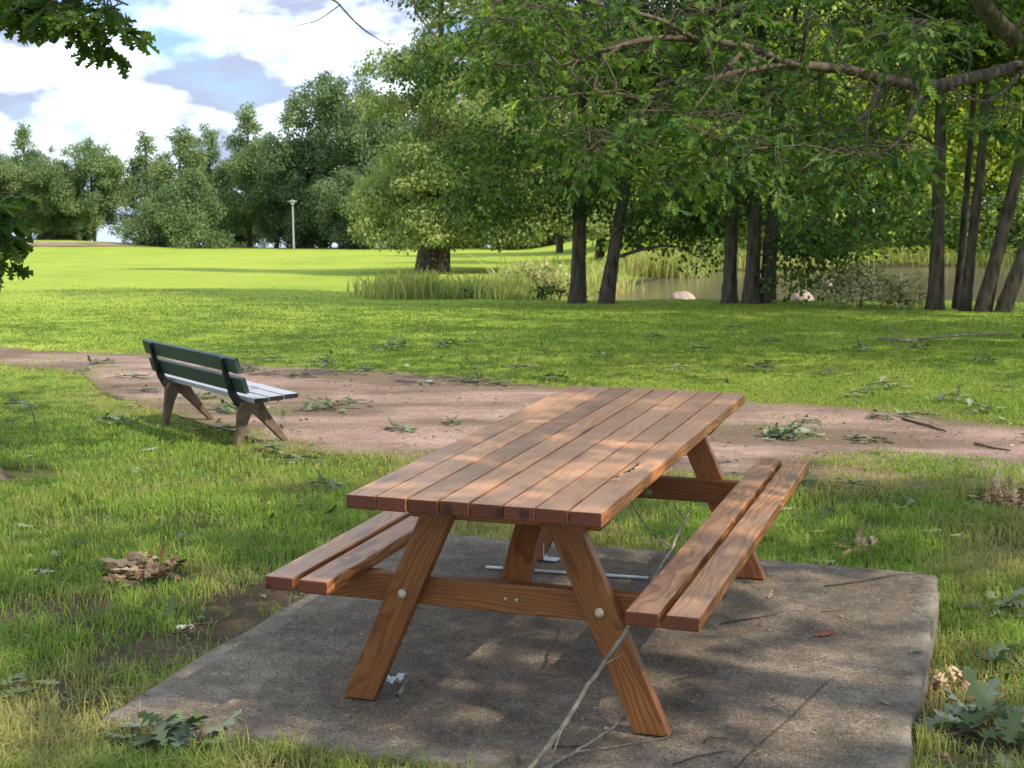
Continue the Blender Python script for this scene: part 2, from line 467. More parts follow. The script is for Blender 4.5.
class Tubes:
    def __init__(s): s.v = []; s.q = []; s.t = []; s.n = 0
    def add(s, pts, rad, sides=6, wob=0.0):
        P = np.asarray(pts, float); k = len(P)
        rad = np.full(k, rad) if np.isscalar(rad) else np.asarray(rad, float)
        T = np.gradient(P, axis=0); T /= np.linalg.norm(T, axis=1)[:, None] + 1e-9
        ref = np.array([0, 0, 1.]) if abs(T[0][2]) < .8 else np.array([1., 0, 0])
        a = np.arange(sides) * 2 * np.pi / sides
        rings = []
        u = np.cross(T[0], ref); u /= np.linalg.norm(u)
        for i in range(k):
            u = u - T[i] * u.dot(T[i]); u /= np.linalg.norm(u) + 1e-9
            w = np.cross(T[i], u)
            rr = rad[i] * (1 + (wob * (RNG.random(sides) - .5) if wob else 0))
            rings.append(P[i] + (np.cos(a) * rr)[:, None] * u + (np.sin(a) * rr)[:, None] * w)
        V = np.concatenate(rings + [P[-1:] + T[-1:] * rad[-1]])
        i = np.arange(k - 1)[:, None] * sides; j = np.arange(sides)[None]; j2 = (j + 1) % sides
        q = np.stack([i + j, i + j2, i + sides + j2, i + sides + j], -1).reshape(-1, 4)
        b = (k - 1) * sides
        t = np.stack([b + j[0], b + j2[0], np.full(sides, k * sides)], -1)
        s.v.append(V); s.q.append(q + s.n); s.t.append(t + s.n); s.n += len(V)
    def arrays(s): return np.concatenate(s.v), np.concatenate(s.q), np.concatenate(s.t)
    def mesh(s, name, mat):
        v, q, t = s.arrays()
        return mesh_from(name, v, [q, t], [mat], [0, 0], True)

def catmull(pts, n=6):
    P = np.asarray(pts, float)
    Q = np.vstack([2 * P[0] - P[1], P, 2 * P[-1] - P[-2]])
    out = []
    for i in range(1, len(Q) - 2):
        for t in np.linspace(0, 1, n, endpoint=False):
            a, b, c, d = Q[i - 1:i + 3]
            out.append(.5 * (2 * b + (c - a) * t + (2 * a - 5 * b + 4 * c - d) * t * t + (3 * b - a - 3 * c + d) * t ** 3))
    out.append(P[-1])
    return np.array(out)

# leaf templates: (t along, s across, lift)
def tmpl_diamond():
    v = np.array([(0, 0, 0), (.45, -.36, .10), (1, 0, -.05), (.45, .36, .10)], float)
    return v, [np.array([[0, 1, 2], [0, 2, 3]])]
OAK = [(0, .0), (.10, .035), (.20, .20), (.27, .07), (.44, .33), (.50, .09), (.70, .36), (.73, .10), (.90, .20), (1.0, .0)]
def tmpl_oak():
    mids = [(0, 0, 0), (.5, 0, -.02), (1, 0, -.10)]
    half = OAK[1:-1]
    L = [(t, s, .10 * s / .3) for t, s in half]; Rr = [(t, -s, .10 * s / .3) for t, s in half]
    v = np.array(mids + L + Rr, float)
    nl = len(half)
    fl = [0] + [3 + i for i in range(nl)] + [2]
    fr = [2] + [3 + nl + i for i in reversed(range(nl))] + [0]
    return v, [np.array([fl]), np.array([fr])]
def tmpl_oak_strip():
    """a finer oak leaf that can be curled"""
    ts = [t for t, s in OAK]
    v = []
    for t, s in OAK: v += [(t, 0, 0), (t, s, .0), (t, -s, .0)]
    f = []
    for i in range(len(OAK) - 1):
        a, b = 3 * i, 3 * i + 3
        f += [(a, b, b + 1, a + 1), (a, a + 2, b + 2, b)]
    return np.array(v, float), [np.array(f)]

def leaves_mesh_arrays(pos, along, normal, size, template, width=1.0):
    """place one leaf per row"""
    tv, tf = template
    n = len(pos); k = len(tv)
    a = along / (np.linalg.norm(along, axis=1)[:, None] + 1e-9)
    nn = normal - a * np.sum(normal * a, 1)[:, None]
    nn /= np.linalg.norm(nn, axis=1)[:, None] + 1e-9
    b = np.cross(nn, a)
    s = np.asarray(size)[:, None, None]
    V = pos[:, None, :] + s * (tv[None, :, 0:1] * a[:, None] + width * tv[None, :, 1:2] * b[:, None] + tv[None, :, 2:3] * nn[:, None])
    F = [(f[None] + (np.arange(n) * k)[:, None, None]).reshape(-1, f.shape[1]) for f in tf]
    return V.reshape(-1, 3), F, k

def rand_dirs(n):
    d = RNG.normal(size=(n, 3)); return d / np.linalg.norm(d, axis=1)[:, None]

def limb_system(trunk_pts, trunk_r, clumps, sides=7, min_r=.012, wob=.12, extra_limbs=()):
    """trunk + explicit limbs + a branch grown from the nearest wood to each foliage clump"""
    T = Tubes()
    nodes = []; nrad = []
    tp = catmull(trunk_pts, 6); tr = np.interp(np.linspace(0, 1, len(tp)), np.linspace(0, 1, len(trunk_r)), trunk_r)
    T.add(tp, tr, max(sides + 3, 9), wob)
    lo = len(tp) // 4
    nodes += list(tp[lo:]); nrad += list(tr[lo:])
    for pts, rr in extra_limbs:
        lp = catmull(pts, 6); lr = np.interp(np.linspace(0, 1, len(lp)), np.linspace(0, 1, len(rr)), rr)
        T.add(lp, lr, sides, wob); nodes += list(lp); nrad += list(lr)
    order = np.argsort([np.min(np.linalg.norm(np.array(nodes) - c, axis=1)) for c in clumps])
    for i in order:
        c = np.asarray(clumps[i]); N = np.array(nodes)
        d = np.linalg.norm(N - c, axis=1) + .9 * np.maximum(0, N[:, 2] - c[2])
        j = int(np.argmin(d)); p = N[j]; L = np.linalg.norm(c - p)
        if L < .15: continue
        r0 = min(.62 * nrad[j], .012 + .017 * L); r0 = max(r0, min_r)
        mid1 = p + (c - p) * .35 + np.array([0, 0, .10 * L]) + RNG.normal(size=3) * .05 * L
        mid2 = p + (c - p) * .7 + np.array([0, 0, .07 * L]) + RNG.normal(size=3) * .06 * L
        bp = catmull([p, mid1, mid2, c], 4); br = np.linspace(r0, max(min_r * .6, r0 * .25), len(bp))
        T.add(bp, br, 5 if r0 < .06 else 7)
        nodes += list(bp[3:]); nrad += list(br[3:])
    return T

def crown_leaves(clumps, radii, per, size, template, flat=.65, width=1.0, shell=.55, droop=0.0):
    pos = []; al = []; nm = []; sz = []; rn = []
    for c, r in zip(clumps, radii):
        n = max(6, int(per * r * r))
        d = rand_dirs(n)
        q = d * (RNG.random(n) ** shell)[:, None] * r
        q[:, 2] *= flat
        p = np.asarray(c) + q
        out = d * .8 + np.array([0, 0, .5]) + RNG.normal(size=(n, 3)) * .55
        a = np.cross(out, RNG.normal(size=(n, 3))) + d * .5; a[:, 2] -= droop + .25
        pos.append(p); al.append(a); nm.append(out); sz.append(size * RNG.uniform(.65, 1.3, n))
        rn.append(np.clip(RNG.random(n) * .75 + (random.random() * .35 - .05), 0, 1))
    pos = np.concatenate(pos); rn = np.concatenate(rn)
    V, F, k = leaves_mesh_arrays(pos, np.concatenate(al), np.concatenate(nm), np.concatenate(sz), template, width)
    return V, F, np.repeat(rn, k)

def envelope(n, h0, h1, rad, shape='round', seed=0, squash=1.0, cx=0, cy=0):
    """clump centres filling a crown envelope"""
    out = []
    rs = np.random.default_rng(seed)
    while len(out) < n:
        t = rs.random()
        if shape == 'round': prof = math.sqrt(max(0, 1 - (2 * t - .95) ** 2 * .95))
        elif shape == 'cone': prof = (1 - t) ** .75 * .95 + .06
        elif shape == 'egg': prof = math.sin(math.pi * min(1, t * .8 + .2) ** 1.0) ** .7 if t < .99 else .1
        else: prof = 1
        if rs.random() > prof ** 2 + .12: continue
        a = rs.random() * 2 * math.pi; rr = rad * prof * rs.random() ** .38
        rr *= 0.62 + .68 * float(vnoise(np.array([math.cos(a) * 2 + seed]), np.array([math.sin(a) * 2 + t * 4]), 1.0, seed)[0])
        out.append((cx + math.cos(a) * rr, cy + math.sin(a) * rr * squash, h0 + (h1 - h0) * t))
    return np.array(out)

def make_tree(name, label, loc, trunk_pts, trunk_r, clumps, radii, per, size, leafmat, barkmat, template=None, rz=0, group=None,
              flat=.65, cat='tree', extra_limbs=(), width=1.0, shell=.55, droop=0., more=None, second_trunk=None):
    template = template or tmpl_diamond()
    root = empty(name, loc, rz); tag(root, label, cat, group)
    T = limb_system(trunk_pts, trunk_r, clumps, extra_limbs=extra_limbs)
    if second_trunk:
        tp = catmull(second_trunk[0], 6); T.add(tp, np.interp(np.linspace(0, 1, len(tp)), np.linspace(0, 1, len(second_trunk[1])), second_trunk[1]), 10, .12)
    obj('trunk', T.mesh(name + '_trunk', barkmat), root)
    V, F, rn = crown_leaves(clumps, radii, per, size, template, flat, width, shell, droop)
    if more is not None:
        V2, F2, r2 = more
        F = F + [f + len(V) for f in F2]; V = np.concatenate([V, V2]); rn = np.concatenate([rn, r2])
    obj('crown', mesh_from(name + '_crown', V, F, [leafmat], [0] * len(F), False, {'rnd': rn}), root)
    return root

# ------------------------------------------------------------------ SETTING: terrain, path, water
TX, TY, YAW = -.4901, 4.125, -.3316
TC, TS = math.cos(YAW), math.sin(YAW)
def tw(a, b, z=0.0): return Vector((TX + a * TC - b * TS, TY + a * TS + b * TC, z))
def to_table(x, y):
    dx = np.asarray(x) - TX; dy = np.asarray(y) - TY
    return dx * TC + dy * TS, -dx * TS + dy * TC
SX0, SX1, SY0, SY1 = -.785, 1.60, -.125, 2.34     # concrete pad, in table axes

def edge_world(pts):
    w = [gp(px, py) for px, py in pts]
    return np.array([p.x for p in w]), np.array([p.y for p in w])
PU = edge_world([(-90, 344), (0, 347), (150, 358), (300, 367), (400, 373), (560, 385), (750, 403), (900, 416), (1024, 428), (1180, 444)])
PL = edge_world([(-90, 358), (0, 363), (60, 371), (112, 388), (160, 412), (235, 432), (300, 450), (400, 461), (560, 470), (760, 474), (850, 478), (1024, 486), (1180, 494)])
def path_edges(x):
    x = np.asarray(x, float)
    up = np.interp(x, PU[0], PU[1]) + (fbm(x, x * 0 + 3, 1.1, 21) - .5) * 1.0 + (fbm(x, x * 0 + 8, 6, 23) - .5) * .25
    lo = np.interp(x, PL[0], PL[1]) + (fbm(x, x * 0 + 5, 1.3, 25) - .5) * .8 - .12 - .22 * sstep(.5, 3, x) + (fbm(x, x * 0 + 2, 7, 27) - .5) * .25
    return lo, up

def dirt_mask(x, y):
    """bare soil beside the pad (left) and a few worn spots"""
    a, b = to_table(x, y)
    m = sstep(.55, .05, np.abs(a - SX0 + .24)) * sstep(-.5, .3, b) * (1 - sstep(1.9, 2.5, b))
    m2 = sstep(.30, 0, np.abs(b - SY0 + .12)) * sstep(-.8, 0, a) * .8
    m3 = sstep(.32, .05, np.abs(a - SX1 - .14)) * (1 - sstep(1.2, 1.9, b)) * .8
    w = np.maximum(np.maximum(m, m2), m3)
    return np.clip(np.maximum(w * (.2 + 1.5 * fbm(x, y, 3.5, 31)), sstep(.54, .68, fbm(x, y, 1.6, 33)) * (1 - sstep(6.5, 8, y)) * .85), 0, 1)

def axis(fine0, fine1, step, lo, hi, cap0=None, capv=.6, g=1.07, gl=1.25):
    a = list(np.arange(fine0, fine1, step)); s = step; v = a[-1]
    while v < hi:
        s = min(s * g, capv) if (cap0 and v < cap0) else s * 1.16
        v += s; a.append(v)
    s = step; v = a[0]; b = []
    while v > lo:
        s *= gl; v -= s; b.append(v)
    return np.array(b[::-1] + a)
gx = axis(-4.2, 5.0, .12, -2500, 2500, 32, .6)
gy = axis(2.6, 14.0, .12, -60, 3500, 62, .6)
GX, GY = np.meshgrid(gx, gy)
GZ = gz(GX, GY)
a_, b_ = to_table(GX, GY)
inside = (a_ > SX0 + .05) & (a_ < SX1 - .05) & (b_ > SY0 + .05) & (b_ < SY1 - .05)
GZ = np.where(inside, np.minimum(GZ, -.15), GZ)
nx, ny = len(gx), len(gy)
ii, jj = np.meshgrid(np.arange(nx - 1), np.arange(ny - 1))
base = (jj * nx + ii).ravel()
quads = np.stack([base, base + 1, base + nx + 1, base + nx], -1)
sdp = poly_sd(GX, GY, POND)
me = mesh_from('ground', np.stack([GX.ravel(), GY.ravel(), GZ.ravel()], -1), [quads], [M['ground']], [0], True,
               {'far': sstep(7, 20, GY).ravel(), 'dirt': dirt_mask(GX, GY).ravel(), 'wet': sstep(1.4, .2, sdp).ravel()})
tag(obj('ground', me), kind='structure')

# dirt path
xs = np.arange(-9.5, 6.5, .07)
lo, up = path_edges(xs)
nr = 26
tt = np.linspace(0, 1, nr)
PX = np.repeat(xs[None], nr, 0); PY = lo[None] + (up - lo)[None] * tt[:, None]
PZ = gz(PX, PY) + .008
ed = np.clip(1 - np.minimum(PY - lo[None], up[None] - PY) / .55, 0, 1)
nxp = len(xs)
ii, jj = np.meshgrid(np.arange(nxp - 1), np.arange(nr - 1)); base = (jj * nxp + ii).ravel()
me = mesh_from('dirt_path', np.stack([PX.ravel(), PY.ravel(), PZ.ravel()], -1), [np.stack([base, base + 1, base + nxp + 1, base + nxp], -1)],
               [M['path']], [0], True, {'edge': ed.ravel()})
tag(obj('dirt_path', me), kind='structure')

# far gravel path at the end of the lawn
def ribbon(name, pts, width, mat, lift=.03, n=10):
    c = catmull(pts, n); t = np.gradient(c, axis=0); t /= np.linalg.norm(t, axis=1)[:, None]
    nn = np.stack([-t[:, 1], t[:, 0]], -1)
    w = np.interp(np.linspace(0, 1, len(c)), np.linspace(0, 1, len(width)), width)[:, None] / 2
    m = 5
    L = []
    for k in np.linspace(-1, 1, m):
        p = c + nn * w * k
        L.append(np.column_stack([p, gz(p[:, 0], p[:, 1]) + lift]))
    V = np.concatenate(L); k = len(c)
    ii, jj = np.meshgrid(np.arange(k - 1), np.arange(m - 1)); b = (jj * k + ii).ravel()
    q = np.stack([b, b + k, b + k + 1, b + 1], -1)
    me = mesh_from(name, V, [q], [mat], [0], True, {'edge': np.zeros(len(V))})
    return tag(obj(name, me), kind='structure')
ribbon('gravel_path', [(-62, 113), (-46, 110), (-37, 107), (-31, 113), (-22, 120), (-10, 122.5), (8, 122)], [6, 6, 6, 5, 3, 2.4, 2.4], M['path'], .05)

# water
def flat_poly(name, P, z, mat):
    me = bpy.data.meshes.new(name)
    me.from_pydata([(x, y, z) for x, y in P], [], [list(range(len(P)))]); me.materials.append(mat); me.update()
    return tag(obj(name, me), kind='structure')
cen = POND.mean(0)
flat_poly('pond', [tuple(p + (p - cen) / np.linalg.norm(p - cen) * .7) for p in POND], ZW, M['pond'])
flat_poly('lake', [(-2400, 150), (2400, 150), (2400, 3400), (-2400, 3400)], -6.3, M['lake'])

# concrete pad
def concrete_pad():
    nx_, ny_ = 96, 96
    X = np.linspace(SX0, SX1, nx_); Y = np.linspace(SY0, SY1, ny_)
    XX, YY = np.meshgrid(X, Y)
    d = np.minimum(np.minimum(XX - SX0, SX1 - XX), np.minimum(YY - SY0, SY1 - YY))
    wob = lambda s: (fbm(XX, YY, 5, s) - .5)
    corner = np.maximum(0, .07 - np.hypot(XX - SX1, YY - SY1) * .8)
    z = -.005 * np.clip(1 - d / .03, 0, 1) ** 2 + (fbm(XX, YY, 2, 41) - .5) * .006 - .006
    ex = np.where(XX - SX0 < .001, wob(43) * .03, 0) + np.where(SX1 - XX < .001, wob(44) * .03, 0) - corner * .3
    ey = np.where(YY - SY0 < .001, wob(45) * .03, 0) + np.where(SY1 - YY < .001, wob(46) * .03, 0) - corner * .3
    V = np.stack([(XX + ex).ravel(), (YY + ey).ravel(), z.ravel()], -1)
    ii, jj = np.meshgrid(np.arange(nx_ - 1), np.arange(ny_ - 1)); b = (jj * nx_ + ii).ravel()
    q = [np.stack([b, b + 1, b + nx_ + 1, b + nx_], -1)]
    ring = list(range(nx_)) + [j * nx_ + nx_ - 1 for j in range(1, ny_)] + [(ny_ - 1) * nx_ + i for i in range(nx_ - 2, -1, -1)] + [j * nx_ for j in range(ny_ - 2, 0, -1)]
    ring = np.array(ring); n0 = len(V); R1 = V[ring].copy(); R1[:, 2] = -.07; R1[:, :2] += (RNG.random((len(ring), 2)) - .5) * .008
    R2 = R1.copy(); R2[:, 2] = -.35
    V = np.concatenate([V, R1, R2]); m = len(ring); k = np.arange(m); k2 = (k + 1) % m
    q.append(np.stack([ring[k2], ring[k], n0 + k, n0 + k2], -1)); q.append(np.stack([n0 + k2, n0 + k, n0 + m + k, n0 + m + k2], -1))
    e = np.concatenate([np.clip(1 - d / .12, 0, 1).ravel(), np.ones(2 * m)])
    me = mesh_from('concrete_pad', V, q, [M['concrete']], [0, 0, 0], True, {'edge': e})
    o = obj('concrete_pad', me); o.location = (TX, TY, 0); o.rotation_euler = (0, 0, YAW)
    tag(o, kind='structure')
concrete_pad()

# ------------------------------------------------------------------ GRASS (one object, nobody could count it)
CLEAR = [(p.x, p.y, r) for p, r in ((gp(237, 446), .12), (gp(165, 424), .12), (gp(285, 438), .1), (gp(213, 421), .1), (gp(146, 580), .17), (gp(1006, 507), .22), (gp(168, 752), .08), (gp(985, 742), .12), (gp(10, 478), .3))]
def grass_blades():
    dens0 = 1.0
    N = 1250000
    # sample roughly evenly in the picture: 1/d^2 on the ground, inside the view wedge with a margin
    d = np.exp(RNG.uniform(math.log(2.9), math.log(40), N))
    half = .40 * d + .9
    # keep probability so that near ones are not over-dense
    x = RNG.uniform(-1, 1, N) * half; y = d
    keep = RNG.random(N) < (half / (.40 * d)) * .62
    x, y, d = x[keep], y[keep], d[keep]
    a, b = to_table(x, y)
    inpad = (a > SX0 - .012) & (a < SX1 + .012) & (b > SY0 - .012) & (b < SY1 + .012)
    lo, up = path_edges(x)
    inside = np.minimum(y - lo, up - y)                      # >0 on the path
    pn = fbm(x, y, 1.3, 51); pn2 = fbm(x, y, 5, 53)
    prob = np.where(inside > 0, np.clip(.85 - inside * 1.5, 0, 1) * (pn2 > .42) + .7 * (pn > .56) * (y - lo < 1.6) + .35 * (pn > .62), 1.0)
    prob *= 1 - .96 * dirt_mask(x, y)
    prob *= np.clip(-.25 + 2.1 * fbm(x, y, 2.4, 57), .10, 1)
    prob *= (poly_sd(x, y, POND) > .5) * (1 - sstep(20, 40, d) * .95)
    for cx_, cy_, rr_ in CLEAR: prob *= np.clip((np.hypot(x - cx_, y - cy_) - rr_) / .12 + .12, .0, 1)
    ok = (~inpad) & (RNG.random(len(x)) < prob)
    x, y, d, inside, pn = x[ok], y[ok], d[ok], inside[ok], pn[ok]
    a, b = to_table(x, y)
    n = len(x)
    z = gz(x, y)
    tall = fbm(x, y, .9, 61); tall2 = fbm(x, y, 6, 63)
    near = 1 - sstep(8, 13, d)
    h = (.03 + .036 * tall + .03 * tall2 + .03 * near * tall2) * RNG.uniform(.5, 1.35, n)
    h *= np.where(inside > 0, .75, 1) * (1 - .45 * sstep(7.5, 12, d)) * .92
    lw = (RNG.random(n) < .012)
    h = np.where(lw, h * 1.7, h)
    w = np.maximum(.0017 + .0011 * RNG.random(n), d * .00033)
    ang = RNG.uniform(0, 2 * np.pi, n); lean = np.abs(RNG.normal(.5, .55, n)) + .1
    la = ang + RNG.normal(0, .8, n)
    dx, dy = np.cos(ang), np.sin(ang); lx, ly = np.cos(la), np.sin(la)
    P = np.stack([x, y, z - .006], -1)
    Ld = np.stack([lx, ly, np.zeros(n)], -1); Wd = np.stack([-dy, dx, np.zeros(n)], -1)
    m = P + Ld * (h * lean * .32)[:, None] + np.array([0, 0, 1.]) * (h * .62)[:, None]
    tip = P + Ld * (h * lean * 1.05)[:, None] + np.array([0, 0, 1.]) * (h * np.clip(1.02 - .28 * lean, .3, 1))[:, None]
    ww = w[:, None]
    V = np.stack([P - Wd * ww, P + Wd * ww, m + Wd * ww * .8, m - Wd * ww * .8, tip], 1).reshape(-1, 3)
    k = np.arange(n)[:, None] * 5
    q = k + np.array([[0, 1, 2, 3]]); t = k + np.array([[3, 2, 4]])
    dn = fbm(x, y, .7, 71); dn2 = fbm(x, y, 4, 73)
    dry = np.clip((dn - .49) * 3.0 + (dn2 - .5) * 1.3, 0, .75) * (.4 + RNG.random(n)) * (1 - sstep(14, 22, d) * .7) + (RNG.random(n) < .16) * .9 * RNG.random(n)
    dry = dry + np.clip(.55 - np.abs(inside) * .8, 0, .5) * RNG.random(n) * .8
    dry = np.clip(dry, 0, .9) * (1 - .75 * sstep(7.5, 10, d) * (np.abs(inside) > .8))
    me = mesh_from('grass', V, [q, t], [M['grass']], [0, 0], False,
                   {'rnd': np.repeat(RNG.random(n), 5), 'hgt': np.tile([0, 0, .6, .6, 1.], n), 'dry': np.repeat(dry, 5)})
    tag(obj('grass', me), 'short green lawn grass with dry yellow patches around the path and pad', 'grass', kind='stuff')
    return n
NG = grass_blades()

def reed_bed(name, label, areas):
    Vs = []; n_all = 0; rr = []
    for (cx, cy, rx, ry, n, h0, h1) in areas:
        x = cx + rx * np.clip(RNG.normal(0, .5, n), -1.2, 1.2); y = cy + ry * RNG.uniform(-1, 1, n)
        z = gz(x, y); ok = z > ZW - .25; x, y, z = x[ok], y[ok], z[ok]; n = len(x)
        h = RNG.uniform(h0 * .6, h1 * 1.1, n) * (.35 + 1.2 * fbm(x, y, .8, 81)); w = RNG.uniform(.010, .02, n)
        ang = RNG.uniform(0, 2 * np.pi, n); lean = np.abs(RNG.normal(.12, .32, n))
        L = np.stack([np.cos(ang), np.sin(ang), 0 * ang], -1); W = np.stack([-np.sin(ang * 3), np.cos(ang * 3), 0 * ang], -1) * w[:, None]
        P = np.stack([x, y, z - .05], -1); Z = np.array([0, 0, 1.])
        m = P + L * (h * lean * .35)[:, None] + Z * (h * .6)[:, None]; t = P + L * (h * lean * 1.2)[:, None] + Z * h[:, None]
        # some carry a feathery head
        hd = (RNG.random(n) < .25)[:, None]
        V = np.stack([P - W, P + W, m + W, m - W, t + np.where(hd, W * .9, W * .1), t - np.where(hd, W * .9, W * .1)], 1).reshape(-1, 3)
        Vs.append(V); n_all += n
        rr.append(np.repeat(np.clip(RNG.random(n) * .7 + .5 * (fbm(x, y, .5, 83) - .3), 0, 1), 6))
    k = np.arange(n_all)[:, None] * 6
    me = mesh_from(name, np.concatenate(Vs), [k + np.array([[0, 1, 2, 3]]), k + np.array([[3, 2, 4, 5]])], [M['reed']], [0, 0], False, {'rnd': np.concatenate(rr)})
    tag(obj(name, me), label, 'reeds', kind='stuff')
reed_bed('tall_reeds', 'tall yellow green reeds and grasses on the near left bank of the pond',
         [(-2.0, 34.2, 1.5, 1.1, 2200, .3, .6), (-.2, 35.4, 1.5, 1.3, 2600, .4, .75), (.9, 38.0, 1.0, 2.0, 2000, .5, .85), (2.6, 42, 1.0, 2.3, 500, .4, .7)])
reed_bed('shore_reeds', 'pale reeds lining the far shore of the pond', [(5, 47.5, 1.4, 1.2, 1800, .5, .9), (9, 50.6, 3.0, .7, 1500, .35, .6), (17, 52, 4, .7, 900, .35, .6)])

# ------------------------------------------------------------------ PICNIC TABLE
def picnic_table():
    W, L, H, T = .78, 2.2812, .725, .0425
    root = empty('picnic_table', (TX, TY, .0), YAW)
    tag(root, 'brown stained wooden picnic table with attached seats standing on the concrete pad', 'picnic table')
    XA, YA, ZA = Vector((1, 0, 0)), Vector((0, 1, 0)), Vector((0, 0, 1))
    top = Boards(); pw = W / 8
    for i in range(8):
        cx = (i + .5) * pw
        m = frame((cx, L / 2 + random.uniform(-.003, .003), H - T / 2 + random.uniform(-.0012, .0012)), YA, XA)
        rn = (.40, .66, .02, .60, .42, .80, .50, .74)[i]
        top.board(L, pw - (.0045 if i != 3 else .0105), T, m, bev=.004, rnd=rn)
    top.build('tabletop', [M['table_top'], M['end_grain']], root)
    hs = .4526
    for s, (x0, x1) in ((0, (-.2765, -.0646)), (1, (.8459, 1.0549))):
        st = Boards(); bw = .0945
        for cx in (x0 + bw / 2, x1 - bw / 2):
            m = frame((cx, L / 2 + random.uniform(-.004, .004), hs - T / 2), YA, XA)
            st.board(L, bw, T, m, bev=.0055, rnd=random.uniform(.45, .8))
        so = st.build('seat', [M['seat_wood'], M['end_grain']], root)
        if s == 0: so['label'] = 'left seat with pale weathered shine'
    for yb, sg in ((.2646, 1), (L - .2646, -1)):
        # seat bearer and top bearer sit on the inner side of the legs
        b = Boards(); h = .093
        x0, x1 = -.245, 1.025
        m = frame((0, yb + sg * .0455, 0), XA, ZA)
        zt = hs - T - .001
        b.prism([(x0, zt), (x0, zt - h * .55), (x0 + .03, zt - h), (x1 - .03, zt - h), (x1, zt - h * .55), (x1, zt)], .045, m, bev=.005)
        b.build('seat_bearer', [M['leg_wood'], M['end_grain']], root)
        b = Boards(); zt = H - T - .001; h = .085
        x0, x1 = .045, .735
        m = frame((0, yb + sg * .0455, 0), XA, ZA)
        b.prism([(x0, zt), (x0, zt - h * .45), (x0 + .04, zt - h), (x1 - .04, zt - h), (x1, zt - h * .45), (x1, zt)], .045, m, bev=.005)
        b.build('top_bearer', [M['leg_wood'], M['end_grain']], root)
        for xf, xt in ((-.0885, .215), (.8685, .565)):
            b = Boards(); zt = H - T - .002
            hw = .054; Lg = zt
            # board of length Lg along Z, sheared sideways
            m = frame((xf, yb, 0), ZA, -XA)
            b.prism([(0, -hw), (Lg, -hw), (Lg, hw), (0, hw)], .045, m, bev=.004, shear=-(xt - xf) / Lg)
            leg = b.build('leg', [M['leg_wood'], M['leg_wood']], root)
            for zb in (.362,):
                xb = xf + (xt - xf) * zb / Lg
                bm = bmesh.new(); bmesh.ops.create_uvsphere(bm, u_segments=20, v_segments=12, radius=.0148)
                for v in bm.verts: v.co.y *= .62
                mm = bpy.data.meshes.new('bolt_cap'); bm.to_mesh(mm); bm.free(); mm.materials.append(M['bolt'])
                mm.polygons.foreach_set('use_smooth', np.ones(len(mm.polygons), bool))
                o = obj('bolt_cap', mm, leg); o.location = (xb, yb - sg * .0265, zb)
        # diagonal brace from the seat bearer up to the tabletop
        b = Boards()
        p0 = Vector((W / 2, yb + sg * .075, .335)); p1 = Vector((W / 2, yb + sg * .44, H - T - .015))
        dv = (p1 - p0); m = frame((p0 + p1) / 2, dv, XA)
        b.board(dv.length, .092, .042, m, bev=.004)
        b.build('brace', [M['leg_wood'], M['end_grain']], root)
    # two small screw heads on the near bearer
    for k in (-.014, .022):
        bm = bmesh.new(); bmesh.ops.create_uvsphere(bm, u_segments=10, v_segments=6, radius=.0058)
        mm = bpy.data.meshes.new('screw'); bm.to_mesh(mm); bm.free(); mm.materials.append(M['bolt'])
        o = obj('screw', mm, root); o.location = (W / 2 + k + .02, .2646 + .022, .362)
    # galvanised angle plates at the far feet
    for xf in (-.0885, .8685):
        sg = 1 if xf < .3 else -1
        bm = bmesh.new()
        for sx, sy, sz, ox, oz in ((.004, .05, .075, 0, .0405), (.06, .05, .004, sg * .03, .004)):
            r = bmesh.ops.create_cube(bm, size=1)
            for v in r['verts']: v.co = Vector((v.co.x * sx + ox, v.co.y * sy, v.co.z * sz + oz))
        mm = bpy.data.meshes.new('steel_bracket'); bm.to_mesh(mm); bm.free(); mm.materials.append(M['steel'])
        o = obj('steel_bracket', mm, root); o.location = (xf + sg * .062 , L - .2646, 0)
    return root
picnic_table()

# pale metal strap lying on the pad between the far legs
bm = bmesh.new()
p0, p1 = gp(485, 567), gp(660, 579)
def on_pad(px, py, lift=.0):
    d = ray(px, py); t = (lift - CAM.z) / d.z; return CAM + d * t
p0, p1 = on_pad(486, 567, .004), on_pad(648, 578, .004)
r = bmesh.ops.create_cube(bm, size=1); Ls = (p1 - p0).length
for v in r['verts']: v.co = Vector((v.co.x * Ls, v.co.y * .022, v.co.z * .006))
bmesh.ops.bevel(bm, geom=bm.edges[:], offset=.001, segments=1, affect='EDGES')
mm = bpy.data.meshes.new('metal_strap'); bm.to_mesh(mm); bm.free(); mm.materials.append(M['steel'])
o = obj('metal_strap', mm); o.location = (p0 + p1) / 2 + Vector((0, 0, .001)); o.rotation_euler = (0, 0, math.atan2(p1.y - p0.y, p1.x - p0.x))
tag(o, 'thin pale metal strap lying flat on the concrete under the picnic table', 'metal strap')

